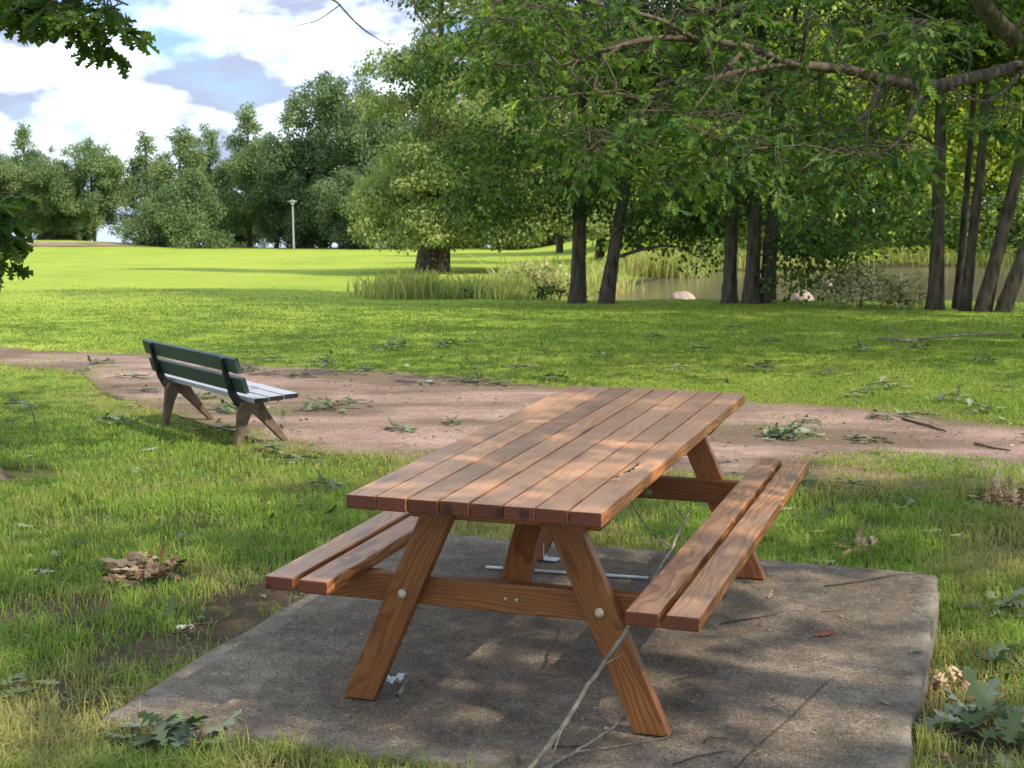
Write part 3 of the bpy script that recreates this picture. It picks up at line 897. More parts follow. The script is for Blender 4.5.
# ------------------------------------------------------------------ PARK BENCH
def park_bench():
    b0 = gp(237, 446); b1 = gp(165, 424)
    u = (b0 - b1); Lf = Vector((u.x, u.y, 0)).length; rz = math.atan2(u.y, u.x)
    zb = (b0.z + b1.z) / 2
    root = empty('park_bench', (b1.x, b1.y, b1.z), rz)
    tag(root, 'old park bench with green back slats and grey seat slats beside the dirt path', 'bench')
    X, Y, Z = Vector((1, 0, 0)), Vector((0, 1, 0)), Vector((0, 0, 1))
    for xo in (0, Lf):
        # concrete trestle in the local YZ plane: rear leg, hub, splayed front leg
        b = Boards(); m = frame((xo, 0, 0), Y, Z)
        poly = [(-.025, -.06), (.01, -.06), (.075, .16), (.115, .245), (.15, .228), (.425, -.06), (.452, -.06), (.245, .24), (.205, .318), (.12, .338), (.045, .338), (.018, .30), (.008, .20)]
        b.prism(poly, .056, m, bev=.008, endmat=False)
        b.build('leg_frame', [M['bench_concrete']], root)
        # black iron back support
        b = Boards()
        poly = [(.135, .33), (.055, .342), (.01, .40), (-.03, .50), (-.075, .665), (-.105, .66), (-.07, .49), (-.04, .385), (.005, .302), (.055, .29)]
        b.prism(poly, .04, m, bev=.004, endmat=False)
        b.build('back_support', [M['bench_iron']], root)
    x0, x1 = -.22, Lf + .20; Lb = x1 - x0; cx = (x0 + x1) / 2
    st = Boards()
    for k, yy in enumerate((.115, .235, .355)):
        st.board(Lb - .02 * k, .108, .035, frame((cx, yy, .358 + .004 * k), X, Y + Z * .02), bev=.004, rnd=.5 + .1 * k)
    st.build('seat', [M['bench_seat'], M['bench_iron']], root)
    for k, (yy, zz) in enumerate(((-.002, .47), (-.05, .615))):
        t = Boards()
        t.board(Lb, .112, .036, frame((cx, yy, zz), X, Z - Y * .28), bev=.004, rnd=.4 + .35 * k)
        t.build('back_slat', [M['bench_green']], root)
    root.rotation_euler = (0, -.022, rz)
park_bench()

# ------------------------------------------------------------------ BOULDERS
def boulder(px, py, wpx, hfac, label, d=None, seed=0):
    p = gp(px, py) if d is None else pt(px, py, d)
    if p.z < ZW + .3 and d is None:
        dd = ray(px, py); t = (ZW - CAM.z) / dd.z; p = CAM + dd * t
    r = wpx * p.y / F_PX / 2
    bm = bmesh.new(); bmesh.ops.create_icosphere(bm, subdivisions=4, radius=1)
    rs = np.random.default_rng(seed)
    off = rs.random(3) * 50
    for v in bm.verts:
        n = float(fbm(np.array([v.co.x * 1.0 + off[0] + v.co.z]), np.array([v.co.y + off[1] - v.co.z * .7]), 1.1, 3)[0])
        f = .72 + .56 * n
        v.co = Vector((v.co.x * r * f, v.co.y * r * f * .8, max(-.3, v.co.z) * r * hfac * f))
    mm = bpy.data.meshes.new('boulder'); bm.to_mesh(mm); bm.free(); mm.materials.append(M['rock'])
    mm.polygons.foreach_set('use_smooth', np.ones(len(mm.polygons), bool))
    o = obj('boulder', mm); o.location = p; tag(o, label, 'boulder')
boulder(682, 303, 28, .85, 'pale pink rounded boulder in the pond left of the double trunk', 37.2, 1)
boulder(803, 303, 22, 1.1, 'pinkish boulder at the pond edge right of the double trunk', 36.5, 4)
boulder(836, 284, 30, .35, 'flat pale boulder in the middle of the pond', 43.0, 9)

# ------------------------------------------------------------------ TREES
DIA = tmpl_diamond()
def stand(px, py_or_none, d):
    x = (px - 512) / F_PX * d
    return Vector((x, d, gzf(x, d) - .05))

# ------------------------------------------------------------------ LAMP
def street_lamp():
    p = stand(295, None, 104)
    root = empty('street_lamp', p); tag(root, 'slim pale street lamp standing before the dark trees at the end of the lawn', 'street lamp')
    T = Tubes(); h = 3.5
    T.add([(0, 0, -.2), (0, 0, .6), (0, 0, .62), (0, 0, h - .2)], [.085, .085, .065, .058], 12)
    obj('pole', T.mesh('pole', M['lamp']), root)
    T = Tubes(); T.add([(0, 0, h - .2), (0, 0, h - .08), (0, 0, h - .03), (0, 0, h + .04), (0, 0, h + .07)], [.09, .12, .34, .32, .1], 20)
    hd = obj('lamp_head', T.mesh('lamp_head', M['lamp']), root)
    T = Tubes(); T.add([(0, 0, h - .22), (0, 0, h - .12)], [.1, .16], 14); obj('lens', T.mesh('lens', M['lens']), hd)
street_lamp()

# --- far trees along the lake: three kinds, copied
def far_kind(name, label, seed, h, rad, shape, n, mat, h0=.8, size=.20, per=330, crad=(.5, 1.5), loc=(0, 0, 0), tr=.22, squash=1.0):
    cl = envelope(n, h0, h - .5, rad, shape, seed, squash)
    rr = np.random.default_rng(seed + 1).uniform(*crad, n)
    rr *= np.where(cl[:, 2] > h * .75, .75, 1)
    return make_tree(name, label, loc, [(0, 0, -.3), (.1, 0, h * .25), (-.1, .1, h * .6), (0, 0, h * .93)], [tr, tr * .8, tr * .5, .03], cl, rr, per, size, mat, M['bark'], DIA, flat=.75)

FAR = []
def far(kind, px, top, d, label, rz, wid=None, kinds={}):
    loc = stand(px, None, d)
    ztop = CAM_H + (173 - top) / F_PX * d
    h = ztop - loc.z
    root, H0, W0 = kinds_far[kind]
    s = h / H0; sw = s if wid is None else (wid * 1.1 / F_PX * d) / W0
    if root.get('used'):
        o = dup(root, loc, rz, (sw, sw, s), label)
    else:
        o = root; o.location = loc; o.rotation_euler = (0, 0, rz); o.scale = (sw, sw, s); o['label'] = label; o['used'] = 1
    FAR.append(o)
kinds_far = {
    'round': (far_kind('broadleaf_tree', 'x', 3, 11, 4.0, 'round', 120, M['leaf_far'], 1.8), 11, 8.6),
    'dome': (far_kind('broadleaf_tree', 'x', 13, 14, 6.0, 'round', 230, M['leaf_far_dark'], .6, .21, 280, (.6, 1.7)), 14, 12.6),
    'cone': (far_kind('conical_tree', 'x', 5, 11.5, 3.0, 'cone', 110, M['leaf_far'], 1.6, .19, 300, (.4, 1.15)), 11.5, 6.6),
    'spire': (far_kind('conical_tree', 'x', 25, 11.5, 2.2, 'cone', 90, M['leaf_far_dark'], 1.2, .18, 300, (.35, .95)), 11.5, 5),
    'skirt': (far_kind('broadleaf_tree', 'x', 9, 11, 5.2, 'cone', 170, M['leaf_far'], .2, .20, 310, (.5, 1.4)), 11, 11.2),
    'hedge': (far_kind('broadleaf_tree', 'x', 19, 8, 4.5, 'round', 150, M['leaf_far_dark'], -.2, .21, 300, (.5, 1.4)), 8, 9.6),
}
far('cone', 32, 117, 132, 'tall narrow tree rising at the left end of the far tree row', .3, 66)
far('round', 56, 150, 128, 'lighter round tree in front of the tall narrow one at the left end', 1.1, 60)
far('spire', 57, 138, 138, 'small pointed dark tree top showing behind the left round trees', 2.0, 30)
far('round', 97, 133, 127, 'dark rounded tree third from the left in the far row', 2.4, 72)
far('cone', 150, 124, 130, 'feathery upright tree just left of the broad light green tree', 4.0, 62)
far('skirt', 186, 123, 116, 'broad light green tree whose branches reach down to the lawn', .8, 112)
far('cone', 213, 118, 131, 'slender tree rising behind the broad light green tree', 5.1, 60)
far('cone', 252, 98, 128, 'tall pointed tree right of the broad light green tree', 2.9, 80)
far('round', 278, 128, 122, 'mid green tree left of the lamp and before the dark dome tree', .2, 84)
far('dome', 342, 68, 118, 'big dark dome shaped tree behind the street lamp', 1.0, 128)
far('hedge', 305, 168, 121, 'low dark bushy tree directly behind the street lamp', 3.3, 90)
far('hedge', 372, 160, 112, 'dark bushy tree at the lawn end left of the pale double trunk tree', 1.7, 96)
far('dome', 405, 90, 125, 'tall dark tree half hidden behind the pale double trunk tree', 2.6, 116)
far('hedge', 450, 165, 112, 'dark bushy tree seen below the pale crown at the lawn end', 4.6, 110)
far('dome', 505, 80, 122, 'tall dark tree at the right end of the lawn behind the pale crown', 4.0, 130)
far('hedge', 530, 172, 104, 'dark bushy tree right of the pale crown at the lawn end', .5, 120)
far('hedge', 70, 196, 138, 'low hazy shrubby tree low between the far left trunks', 2.2, 60)
far('hedge', 236, 190, 137, 'low hazy shrubby tree behind the tall pointed tree', 1.2, 70)
far('round', -10, 140, 126, 'leafy tree cut by the left picture edge in the far row', 3.1, 70)
far('skirt', -60, 120, 120, 'broad tree of the far row beyond the left edge', 5.1, 110)

# --- pale broadleaf with a double trunk at the left end of the pond
def pale_tree():
    d = 50; loc = stand(432, None, d)
    cl = envelope(330, 1.2, 16, 5.0, 'cone', 31, .9, cx=1.9)
    # skirt of low boughs to the left and front
    rs = np.random.default_rng(5)
    ex = np.column_stack([rs.uniform(-2.2, 4.5, 70), rs.uniform(-3.2, 2, 70), rs.uniform(1.3, 3.4, 70)])
    cl = np.concatenate([cl, ex]); rr = rs.uniform(.4, .95, len(cl))
    make_tree('broadleaf_tree', 'large pale green tree with a thick double trunk at the left end of the pond', loc,
              [(-.2, 0, -.4), (-.12, 0, 1), (.1, 0, 3), (.3, 0, 6), (.5, 0, 10.5)], [.48, .33, .3, .2, .04], cl, rr, 640, .125, M['leaf_maple'], M['bark_oak'], DIA,
              second_trunk=([(.32, .1, -.4), (.42, .1, 1), (.9, 0, 3), (1.6, 0, 5.5)], [.36, .27, .22, .08]), flat=.6)
pale_tree()

# --- dark waterside trees on the near bank of the pond
def bank_tree(px, py, label, seed, lean_px=0, tr=.16, h=9, rad=3.0, h0=2.0, n=130, per=330, mat='leaf_alder', size=.10, low=(), second=None, name='waterside_tree', rmul=1.0, cx=0., cy=0.):
    p = stand(px, None, py); d = py
    lean = lean_px * d / F_PX           # sideways travel of the trunk over its first 3 m
    cl = envelope(n, h0, h, rad, 'round', seed, .9, cx=lean * 1.2 + cx, cy=cy)
    rs = np.random.default_rng(seed)
    if len(low): cl = np.concatenate([cl, np.array(low)])
    rr = rs.uniform(.45, .95, len(cl)) * rmul
    tr = tr * .78
    tk = [(0, 0, -.3), (lean * .05, 0, .14), (lean * .33, 0, 1.), (lean, .05, 3), (lean * 1.5, .1, 5.5), (lean * 1.6, 0, h * .92)]
    sec = None
    if second:
        dx = second * d / F_PX
        sec = ([(dx, .1, -.3), (dx * 1.1, .1, 1.), (dx * 1.5, .1, 3), (dx * 2.4, .2, 6)], [tr * 1.35, tr, tr * .85, .04])
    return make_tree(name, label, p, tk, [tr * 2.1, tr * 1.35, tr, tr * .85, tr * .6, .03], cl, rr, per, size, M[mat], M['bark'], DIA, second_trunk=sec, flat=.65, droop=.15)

rs = np.random.default_rng(77)
def lowset(n, x0, x1, y0, y1, z0, z1): return np.column_stack([rs.uniform(x0, x1, n), rs.uniform(y0, y1, n), rs.uniform(z0, z1, n)])
bank_tree(578, 30.6, 'dark tree with thick upright trunk, left of the close pair by the reeds', 41, 3, .20, 14, 3.8, 2.4, 160, low=lowset(44, -2.8, 1.0, -1.6, 1.5, 1.9, 3.6), cx=-.5)
bank_tree(606, 30.3, 'dark waterside tree with a leaning trunk, right one of the close pair by the reeds', 43, 22, .175, 13, 3.3, 2.2, 125, low=lowset(22, .3, 2.6, -1.0, 1.5, 1.0, 2.3))
bank_tree(730, 29.2, 'single dark trunk tree just left of the double trunk by the pond', 47, 2, .165, 13, 3.3, 3.1, 120, low=lowset(10, -1.6, .6, -.6, 1.2, 1.8, 2.6))
bank_tree(752, 28.9, 'thick dark double trunk tree on the pond bank behind the picnic table', 53, 4, .185, 14, 4.2, 3.1, 160, low=np.concatenate([lowset(24, .7, 2.0, -.9, .9, .55, 2.6), lowset(10, -1, 1, -1, 1, 2, 3)]), second=17)
bank_tree(937, 26.6, 'straight dark trunk tree on the bank, leftmost of the right hand group', 59, -1, .165, 13, 3.2, 4.0, 120, low=lowset(16, -2.6, -.8, -.6, 1.2, 1.2, 3.3))
bank_tree(958, 26.9, 'thinnest trunk tree of the right hand group on the bank', 61, 8, .085, 8, 1.8, 4.4, 60)
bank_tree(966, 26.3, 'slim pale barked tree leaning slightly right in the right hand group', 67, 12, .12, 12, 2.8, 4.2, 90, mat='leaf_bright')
bank_tree(984, 26, 'right leaning dark trunk tree near the right edge of the bank', 71, 34, .155, 13, 3.2, 4.0, 110)
bank_tree(1004, 25.8, 'strongly leaning trunk tree at the far right of the bank group', 73, 52, .15, 12, 3.2, 4.0, 110)

# --- sunlit trees and bushes across the pond
ACR = []
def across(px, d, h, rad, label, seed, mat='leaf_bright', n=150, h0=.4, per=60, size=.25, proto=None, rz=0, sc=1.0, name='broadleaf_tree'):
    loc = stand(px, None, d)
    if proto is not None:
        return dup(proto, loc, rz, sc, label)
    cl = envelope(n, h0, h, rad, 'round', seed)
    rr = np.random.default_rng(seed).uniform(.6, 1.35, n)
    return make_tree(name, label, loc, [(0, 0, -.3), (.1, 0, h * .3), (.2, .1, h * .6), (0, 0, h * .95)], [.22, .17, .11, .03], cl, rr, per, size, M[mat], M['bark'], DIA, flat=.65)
t1 = across(600, 62, 9, 4.0, 'sunlit tree across the pond seen between the close pair and the reeds', 91)
t2 = across(690, 58, 9.5, 4.2, 'yellow green sunlit tree across the pond above the pale rounded boulder', 93)
t3 = across(640, 78, 12, 4.6, 'darker tall tree standing behind the sunlit trees across the pond', 95, 'leaf_bright', 150, 1.0)
across(775, 60, 0, 0, 'yellow green sunlit tree across the pond right of the double trunk', 0, proto=t1, rz=2.0, sc=1.1)
across(850, 57, 0, 0, 'bright leafy tree across the pond above the flat boulder', 0, proto=t2, rz=1.2, sc=1.05)
across(925, 60, 0, 0, 'sunlit tree across the pond behind the straight dark trunk', 0, proto=t1, rz=4.1, sc=1.1)
across(1000, 58, 0, 0, 'sunlit tree across the pond behind the leaning trunks', 0, proto=t2, rz=3.6, sc=1.1)
across(1070, 60, 0, 0, 'sunlit tree across the pond beyond the right edge', 0, proto=t1, rz=5.6, sc=1.1)
across(560, 78, 0, 0, 'tall dark tree behind the reeds between lawn and pond', 0, proto=t3, rz=1.5, sc=.95)
across(735, 74, 0, 0, 'tall dark tree behind the double trunk across the pond', 0, proto=t3, rz=3.0, sc=1.15)
across(815, 72, 0, 0, 'tall dark tree behind the bright leafy tree across the pond', 0, proto=t3, rz=4.5, sc=1.15)
across(890, 75, 0, 0, 'tall dark tree behind the straight dark trunk across the pond', 0, proto=t3, rz=.7, sc=1.2)
across(965, 73, 0, 0, 'tall dark tree behind the leaning trunks across the pond', 0, proto=t3, rz=5.3, sc=1.2)
across(1040, 72, 0, 0, 'tall dark tree at the right edge across the pond', 0, proto=t3, rz=2.2, sc=1.2)

def bush(px, d, label, seed, w, h, mat, size=.1, per=170, n=40, lift=0):
    loc = stand(px, None, d)
    cl = envelope(n, .1, h - .2, w / 2, 'round', seed)
    rr = np.random.default_rng(seed).uniform(.22, .45, n) * max(.6, w / 2.5)
    return make_tree('bush', label, loc, [(0, 0, -.2), (0, 0, h * .15), (.05, 0, h * .4)], [.03, .02, .008], cl, rr, per, size, M[mat], M['bark'], DIA, cat='bush', flat=.8)
bush(862, 27.2, 'pale bush at the pond edge left of the straight dark trunk', 101, 2.0, 1.0, 'leaf_bush', .075, 420, 46)
bush(906, 26.8, 'smaller pale bush beside the straight dark trunk', 103, 1.1, .75, 'leaf_bush', .075, 420, 26)
b1_ = bush(790, 52.5, 'dark shrub on the far shore right of the double trunk', 105, 4.5, 2.4, 'leaf_alder', .2, 60, 50)
for px, d, l in ((900, 53, 'dark shrub on the far shore behind the pale bush'), (985, 52.5, 'dark shrub on the far shore between the leaning trunks'),
                 (700, 51.5, 'dark shrub on the far shore behind the single trunk'), (1050, 53, 'dark shrub on the far shore beyond the right edge')):
    dup(b1_, stand(px, None, d), random.uniform(0, 6), random.uniform(.9, 1.2), l)
bush(655, 49.5, 'yellow green shrub on the far shore right of the close pair of trees', 107, 3.2, 1.7, 'leaf_bright', .16, 100, 40)
bush(536, 36.2, 'light green willow bush among the reeds left of the close pair', 109, 1.9, 1.5, 'leaf_bush', .12, 160, 40)
bush(472, 33.6, 'small dark bush in the reeds', 111, .8, .55, 'leaf_alder', .09, 300, 16)
bush(560, 32.3, 'low dark bush at the foot of the left trunk of the close pair', 113, 1.1, .7, 'leaf_alder', .09, 300, 20)

# --- oaks: lobed leaves carried on twigs
OAKT = tmpl_oak()
def oak_sprays(clumps, tw_n=6, tw_len=(.3, .65), lf=(4, 7), size=.13, droop=.35, T=None):
    pos = []; al = []; nm = []; sz = []; rn = []
    for c in clumps:
        c = np.asarray(c); cr = random.random() * .3
        base_dir = rand_dirs(1)[0]
        for _ in range(tw_n):
            d = rand_dirs(1)[0] * .9 + base_dir * .4; d[2] = d[2] * .5 - droop * random.random(); d /= np.linalg.norm(d)
            L = random.uniform(*tw_len)
            e = c + d * L; e[2] -= .15 * L
            m = c + d * L * .5 + np.array([0, 0, .05 * L])
            if T is not None: T.add(np.array([c, m, e]), [.006, .0045, .002], 3)
            for k in range(random.randint(*lf)):
                t = random.uniform(.35, 1.0)
                p = c + (e - c) * t
                o = rand_dirs(1)[0] * .8 + d * .9; o[2] = o[2] * .6 - .35
                pos.append(p); al.append(o); nm.append(np.array([0, 0, 1.]) + RNG.normal(size=3) * .45); sz.append(size * random.uniform(.7, 1.25))
                rn.append(min(1, max(0, random.random() * .7 + cr)))
    V, F, k = leaves_mesh_arrays(np.array(pos), np.array(al), np.array(nm), np.array(sz), OAKT, 1.0)
    return V, F, np.repeat(np.array(rn), k)

def make_oak(name, label, loc, trunk, tr, clumps, limbs=(), tw_n=6, size=.13, tw_len=(.3, .65), lf=(4, 7), droop=.35):
    loc = Vector(loc)
    root = empty(name, loc); tag(root, label, 'tree')
    T = limb_system(trunk, tr, clumps, extra_limbs=limbs, min_r=.009, wob=.16)
    V, F, rn = oak_sprays(clumps, tw_n, tw_len, lf, size, droop, T)
    obj('trunk', T.mesh(name + '_trunk', M['bark_oak']), root)
    obj('crown', mesh_from(name + '_crown', V, F, [M['leaf_oak']], [0] * len(F), False, {'rnd': rn}), root)
    return root

def right_oak():
    base = Vector((7.55, 19.6, 0)); base.z = gzf(base.x, base.y) - .1
    L = lambda px, py, d: np.array(pt(px, py, d) - base)
    fork = np.array([-.1, -.1, 4.2])
    trunk = [(0, 0, -.2), (0, 0, .25), (.0, 0, 1.5), (-.05, -.05, 3.0), fork, (.2, .1, 6), (.3, .6, 11)]
    trr = [.72, .46, .38, .36, .33, .25, .06]
    # the low bough that crosses the top of the picture
    bough = [(0, -.02, 3.0), L(1075, 62, 19.2), L(989, 74, 18.6), L(931, 86, 18), L(881, 78, 17.4), L(847, 70, 17), L(789, 63, 16.4), L(747, 47, 16), L(664, 38, 15.4), L(600, 52, 15), L(560, 66, 14.8)]
    b2 = [L(789, 63, 16.4), L(700, 80, 15.6), L(650, 98, 15.2), L(600, 92, 14.6), L(535, 101, 14.4)]
    b3 = [L(881, 78, 17.4), L(868, 110, 16.8), L(830, 145, 16.4), L(800, 172, 16)]
    b4 = [L(931, 86, 18), L(915, 105, 17), L(900, 140, 16.6), L(862, 160, 16.2)]
    b5 = [L(747, 47, 16), L(725, 70, 15.5), L(697, 105, 15.2), L(680, 130, 15)]
    b6 = [L(802, 65, 16.5), L(806, 30, 16.2), L(815, -10, 16)]
    b7 = [L(700, 42, 15.6), L(660, 20, 15), L(600, 5, 14.6), L(540, -10, 14.4)]
    upper = [(0, 0, 3.4), L(1060, 75, 19.3), L(1020, 42, 19), L(985, 8, 18.6), L(950, -60, 18), L(880, -120, 17.2)]
    b8 = [L(1035, 55, 19.1), L(1000, 95, 18), L(975, 100, 17.6), L(952, 88, 17.4)]
    limbs = [(bough, [.12, .095, .08, .075, .066, .06, .052, .044, .034, .024, .012]), (b2, [.035, .028, .022, .016, .01]), (b3, [.035, .025, .02, .012]),
             (b4, [.035, .028, .02, .012]), (b5, [.03, .022, .016, .01]), (b6, [.03, .022, .012]), (b7, [.03, .022, .016, .01]), (upper, [.2, .14, .125, .11, .09, .05]), (b8, [.03, .025, .018, .01]),
             ([L(430, -70, 14), L(414, 0, 14), L(430, 30, 14), L(457, 64, 14)], [.014, .011, .008, .004]),
             ([L(540, -10, 14.4), L(440, -50, 14.4), L(330, -14, 14.4), L(340, 5, 14.4), L(362, 28, 14.4), L(388, 45, 14.4)], [.014, .013, .011, .01, .008, .004]),
             ([L(340, 5, 14.4), L(318, 20, 14.4), L(304, 24, 14.4), L(290, 28, 14.4)], [.006, .005, .004, .002])]
    rs = np.random.default_rng(201)
    # bare dead twigs along the bough
    bp = catmull(bough, 6)
    for _ in range(46):
        q = bp[rs.integers(14, len(bp))]; d = rs.normal(size=3) * [1, .8, .7] + [-.5, -.2, -.1]; d /= np.linalg.norm(d); ln = rs.uniform(.4, 1.3)
        k1 = q + d * ln * .5 + rs.normal(size=3) * .09; k2 = q + d * ln + rs.normal(size=3) * .16
        limbs.append(([q, k1, k2], [.013, .008, .003]))
        e2 = rs.normal(size=3); e2 /= np.linalg.norm(e2)
        limbs.append(([k1, k1 + e2 * .2 + d * .1, k1 + e2 * .3 + d * .3], [.006, .004, .002]))
    cl = []
    # foliage below and around the bough, thinner to the left
    bl = np.array([(480, 60), (600, 52), (664, 40), (747, 47), (789, 63), (847, 70), (881, 78), (931, 86), (989, 74), (1075, 62)], float)
    for _ in range(185):
        px = 1045 - 560 * rs.random() ** .85
        bot = np.interp(px, [480, 560, 640, 800, 900, 930, 1040], [60, 130, 195, 190, 165, 130, 110])
        py = -40 + (bot + 40) * rs.random() ** .8; d = rs.uniform(13.2, 19.5)
        dl = np.interp(px, [560, 789, 1075], [14.8, 16.4, 19.2])
        if d < dl + .5 and abs(py - np.interp(px, bl[:, 0], bl[:, 1])) < 34 and rs.random() < .9: continue
        if px > 945 and py < 75 and d < 19: continue
        cl.append(L(px, py, d))
    # high crown (out of the picture): shade
    for c in envelope(400, 4.5, 13, 6.8, 'round', 203):
        cl.append(c + np.array([-.3, .5, 0]))
    make_oak('oak_tree', 'large oak at the right edge, its long low bough crossing the picture top', base, trunk, trr, cl, limbs, 7, .125, (.35, .8), (7, 10))
right_oak()

def left_oak():
    p = gp(4, 482); base = Vector((-3.8, p.y + .2, 0)); base.z = gzf(base.x, base.y) - .05
    L = lambda px, py, d: np.array(pt(px, py, d) - base)
    trunk = [(.75, -.12, -.05), (.5, -.06, .03), (.12, 0, .18), (-.1, 0, .9), (0, 0, 2.4), (.1, .1, 4), (.2, 0, 7.5)]
    trr = [.05, .12, .30, .31, .29, .24, .05]
    boughA = [(.05, 0, 3.3), L(-120, -60, 9.6), L(-40, -35, 9.4), L(30, -22, 9.2), L(95, -8, 9.1), L(128, 5, 9.0)]
    boughB = [(.05, 0, 2.5), L(-90, 130, 8.2), L(-40, 175, 7.9), L(-8, 215, 7.8), L(12, 240, 7.7)]
    limbs = [(boughA, [.06, .04, .028, .018, .012, .006]), (boughB, [.05, .03, .018, .012, .006])]
    pts = [(5, 2), (22, 0), (45, 8), (30, 14), (60, 4), (78, 12), (96, 10), (108, 22), (104, 40), (118, 30), (90, 26), (70, 22), (115, 8), (12, 12), (50, -6), (85, -6), (30, -10)]
    spr = [L(x, y, 9 + random.uniform(-.3, .4)) for x, y in pts]
    spl = [L(x - 6, y - 20, 7.8 + random.uniform(-.25, .3)) for x, y in [(-8, 218), (2, 232), (10, 245), (0, 255), (8, 268), (-10, 240), (-14, 262), (4, 220), (14, 256), (-20, 225)]]
    cl = list(envelope(230, 4.2, 9, 4.8, 'round', 211, cx=1.6, cy=-.6)) + list(envelope(70, 4.4, 6.6, 2.0, 'round', 213, cx=3.0, cy=-2.0))  # second, smaller lobe is unseen foliage added to shade the hanging sprays
    root = make_oak('oak_tree', 'oak beyond the left edge with leafy boughs hanging in at top left', base, trunk, trr, cl, limbs, 6, .15, (.35, .7), (4, 7))
    T = Tubes()
    V, F, rn = oak_sprays(spr + spl, 5, (.08, .22), (4, 7), .115, .5, T)
    # add the hanging sprays to the crown and twigs
    for c in spr:
        N = np.array(catmull(boughA, 6)); j = np.argmin(np.linalg.norm(N - c, axis=1)); T.add(np.array([N[j], (N[j] + c) / 2 + [0, 0, .03], c]), [.006, .005, .003], 4)
    for c in spl:
        N = np.array(catmull(boughB, 6)); j = np.argmin(np.linalg.norm(N - c, axis=1)); T.add(np.array([N[j], (N[j] + c) / 2 + [0, 0, .03], c]), [.006, .005, .003], 4)
    cr = [c for c in root.children if c.name.startswith('crown')][0]; tk = [c for c in root.children if c.name.startswith('trunk')][0]
    for o, me in ((cr, mesh_from('s', V, F, [M['leaf_oak']], [0] * len(F), False, {'rnd': rn})), (tk, T.mesh('t', M['bark_oak']))):
        bm = bmesh.new(); bm.from_mesh(o.data); bm.from_mesh(me); bm.to_mesh(o.data); bm.free(); bpy.data.meshes.remove(me)
left_oak()

def shade_oak(label, loc, seed, n, h0, h1, rad, tr=.3):
    base = Vector((loc[0], loc[1], gzf(*loc) - .1))
    cl = envelope(n, h0, h1, rad, 'round', seed)
    make_oak('oak_tree', label, base, [(0, 0, -.2), (0, 0, .2), (0, 0, 2), (.1, .1, 4), (0, 0, h1 * .9)], [tr * 1.8, tr * 1.2, tr, tr * .8, .05], cl, (), 7, .16, (.4, .85), (5, 8))
shade_oak('big oak beyond the right edge that shades the picnic table', (6.9, 1.0), 221, 310, 4.0, 9.5, 4.7)

def shade_tree(label, x, y, seed, n, h0, h1, rad):  # unseen trees, added for the shade they cast on the lawn
    cl = envelope(n, h0, h1, rad, 'round', seed); rr = np.random.default_rng(seed).uniform(.5, 1.0, n)
    make_tree('broadleaf_tree', label, (x, y, gzf(x, y) - .05), [(0, 0, -.3), (0, 0, .2), (0, 0, 2), (.1, .1, 5), (0, 0, h1 * .92)], [.6, .4, .32, .25, .04], cl, rr, 150, .15, M['leaf_alder'], M['bark_oak'], DIA)
shade_tree('unseen tall broadleaf tree added beyond the right edge to shade the middle lawn', 12.6, 14.6, 231, 190, 5.0, 13.5, 4.6)
shade_tree('unseen tall broadleaf tree added for shade beyond the right edge behind the large oak', 16.5, 19.5, 233, 190, 4.0, 14.5, 4.6)

# ------------------------------------------------------------------ FALLEN BRANCHES AND TWIGS
def stick(name, label, pts, rad, mat, cat='twig', group=None, side=(), sides=6):
    P = catmull(pts, 7); P[1:-1] += RNG.normal(size=(len(P) - 2, 3)) * np.max(rad) * .16
    o0 = Vector(pts[0]); T = Tubes()
    T.add(P - np.array(o0), np.interp(np.linspace(0, 1, len(P)), np.linspace(0, 1, len(rad)), rad), sides, .15)
    for sp, sr in side:
        Q = catmull(sp, 5); T.add(Q - np.array(o0), np.interp(np.linspace(0, 1, len(Q)), np.linspace(0, 1, len(sr)), sr), 5, .25)
    o = obj(name, T.mesh(name, mat)); o.location = o0
    tag(o, label, cat, group)
    return o
op = lambda px, py, lift=.004: on_pad(px, py, lift)
stick('fallen_branch', 'long lichen covered grey branch propped from the concrete up between table and right seat',
      [op(524, 776, .012), pt(560, 730, 3.80), pt(600, 668, 3.9), pt(626, 631, 3.98), pt(655, 577, 4.25), pt(672, 546, 4.5), pt(691, 508, 4.85)],
      [.008, .007, .0062, .0058, .0055, .005, .0035], M['twig_grey'], 'branch',
      side=[([pt(672, 548, 4.5), pt(655, 535, 4.45), pt(640, 517, 4.4), pt(629, 497, 4.34), pt(626, 487, 4.33)], [.0035, .003, .0028, .0025, .002]),
            ([pt(686, 520, 4.75), pt(676, 508, 4.7), pt(673, 500, 4.68)], [.003, .0025, .0015]),
            ([pt(600, 668, 3.9), pt(612, 660, 3.9), pt(622, 655, 3.92)], [.003, .002, .0012]),
            ([pt(580, 700, 3.85), pt(566, 722, 3.8), pt(556, 745, 3.75), op(550, 775, .006)], [.003, .0025, .002, .0015])])
stick('fallen_branch', 'thin mossy branch lying on the concrete in front of the right leg', [op(540, 772), op(575, 752, .008), op(612, 728, .02), op(640, 705, .035), op(658, 692, .05)], [.0065, .005, .004, .003, .0018], M['twig_grey'], 'branch',
      side=[([op(575, 752, .008), op(610, 747), op(640, 742), op(668, 737)], [.003, .0025, .002, .0012])])
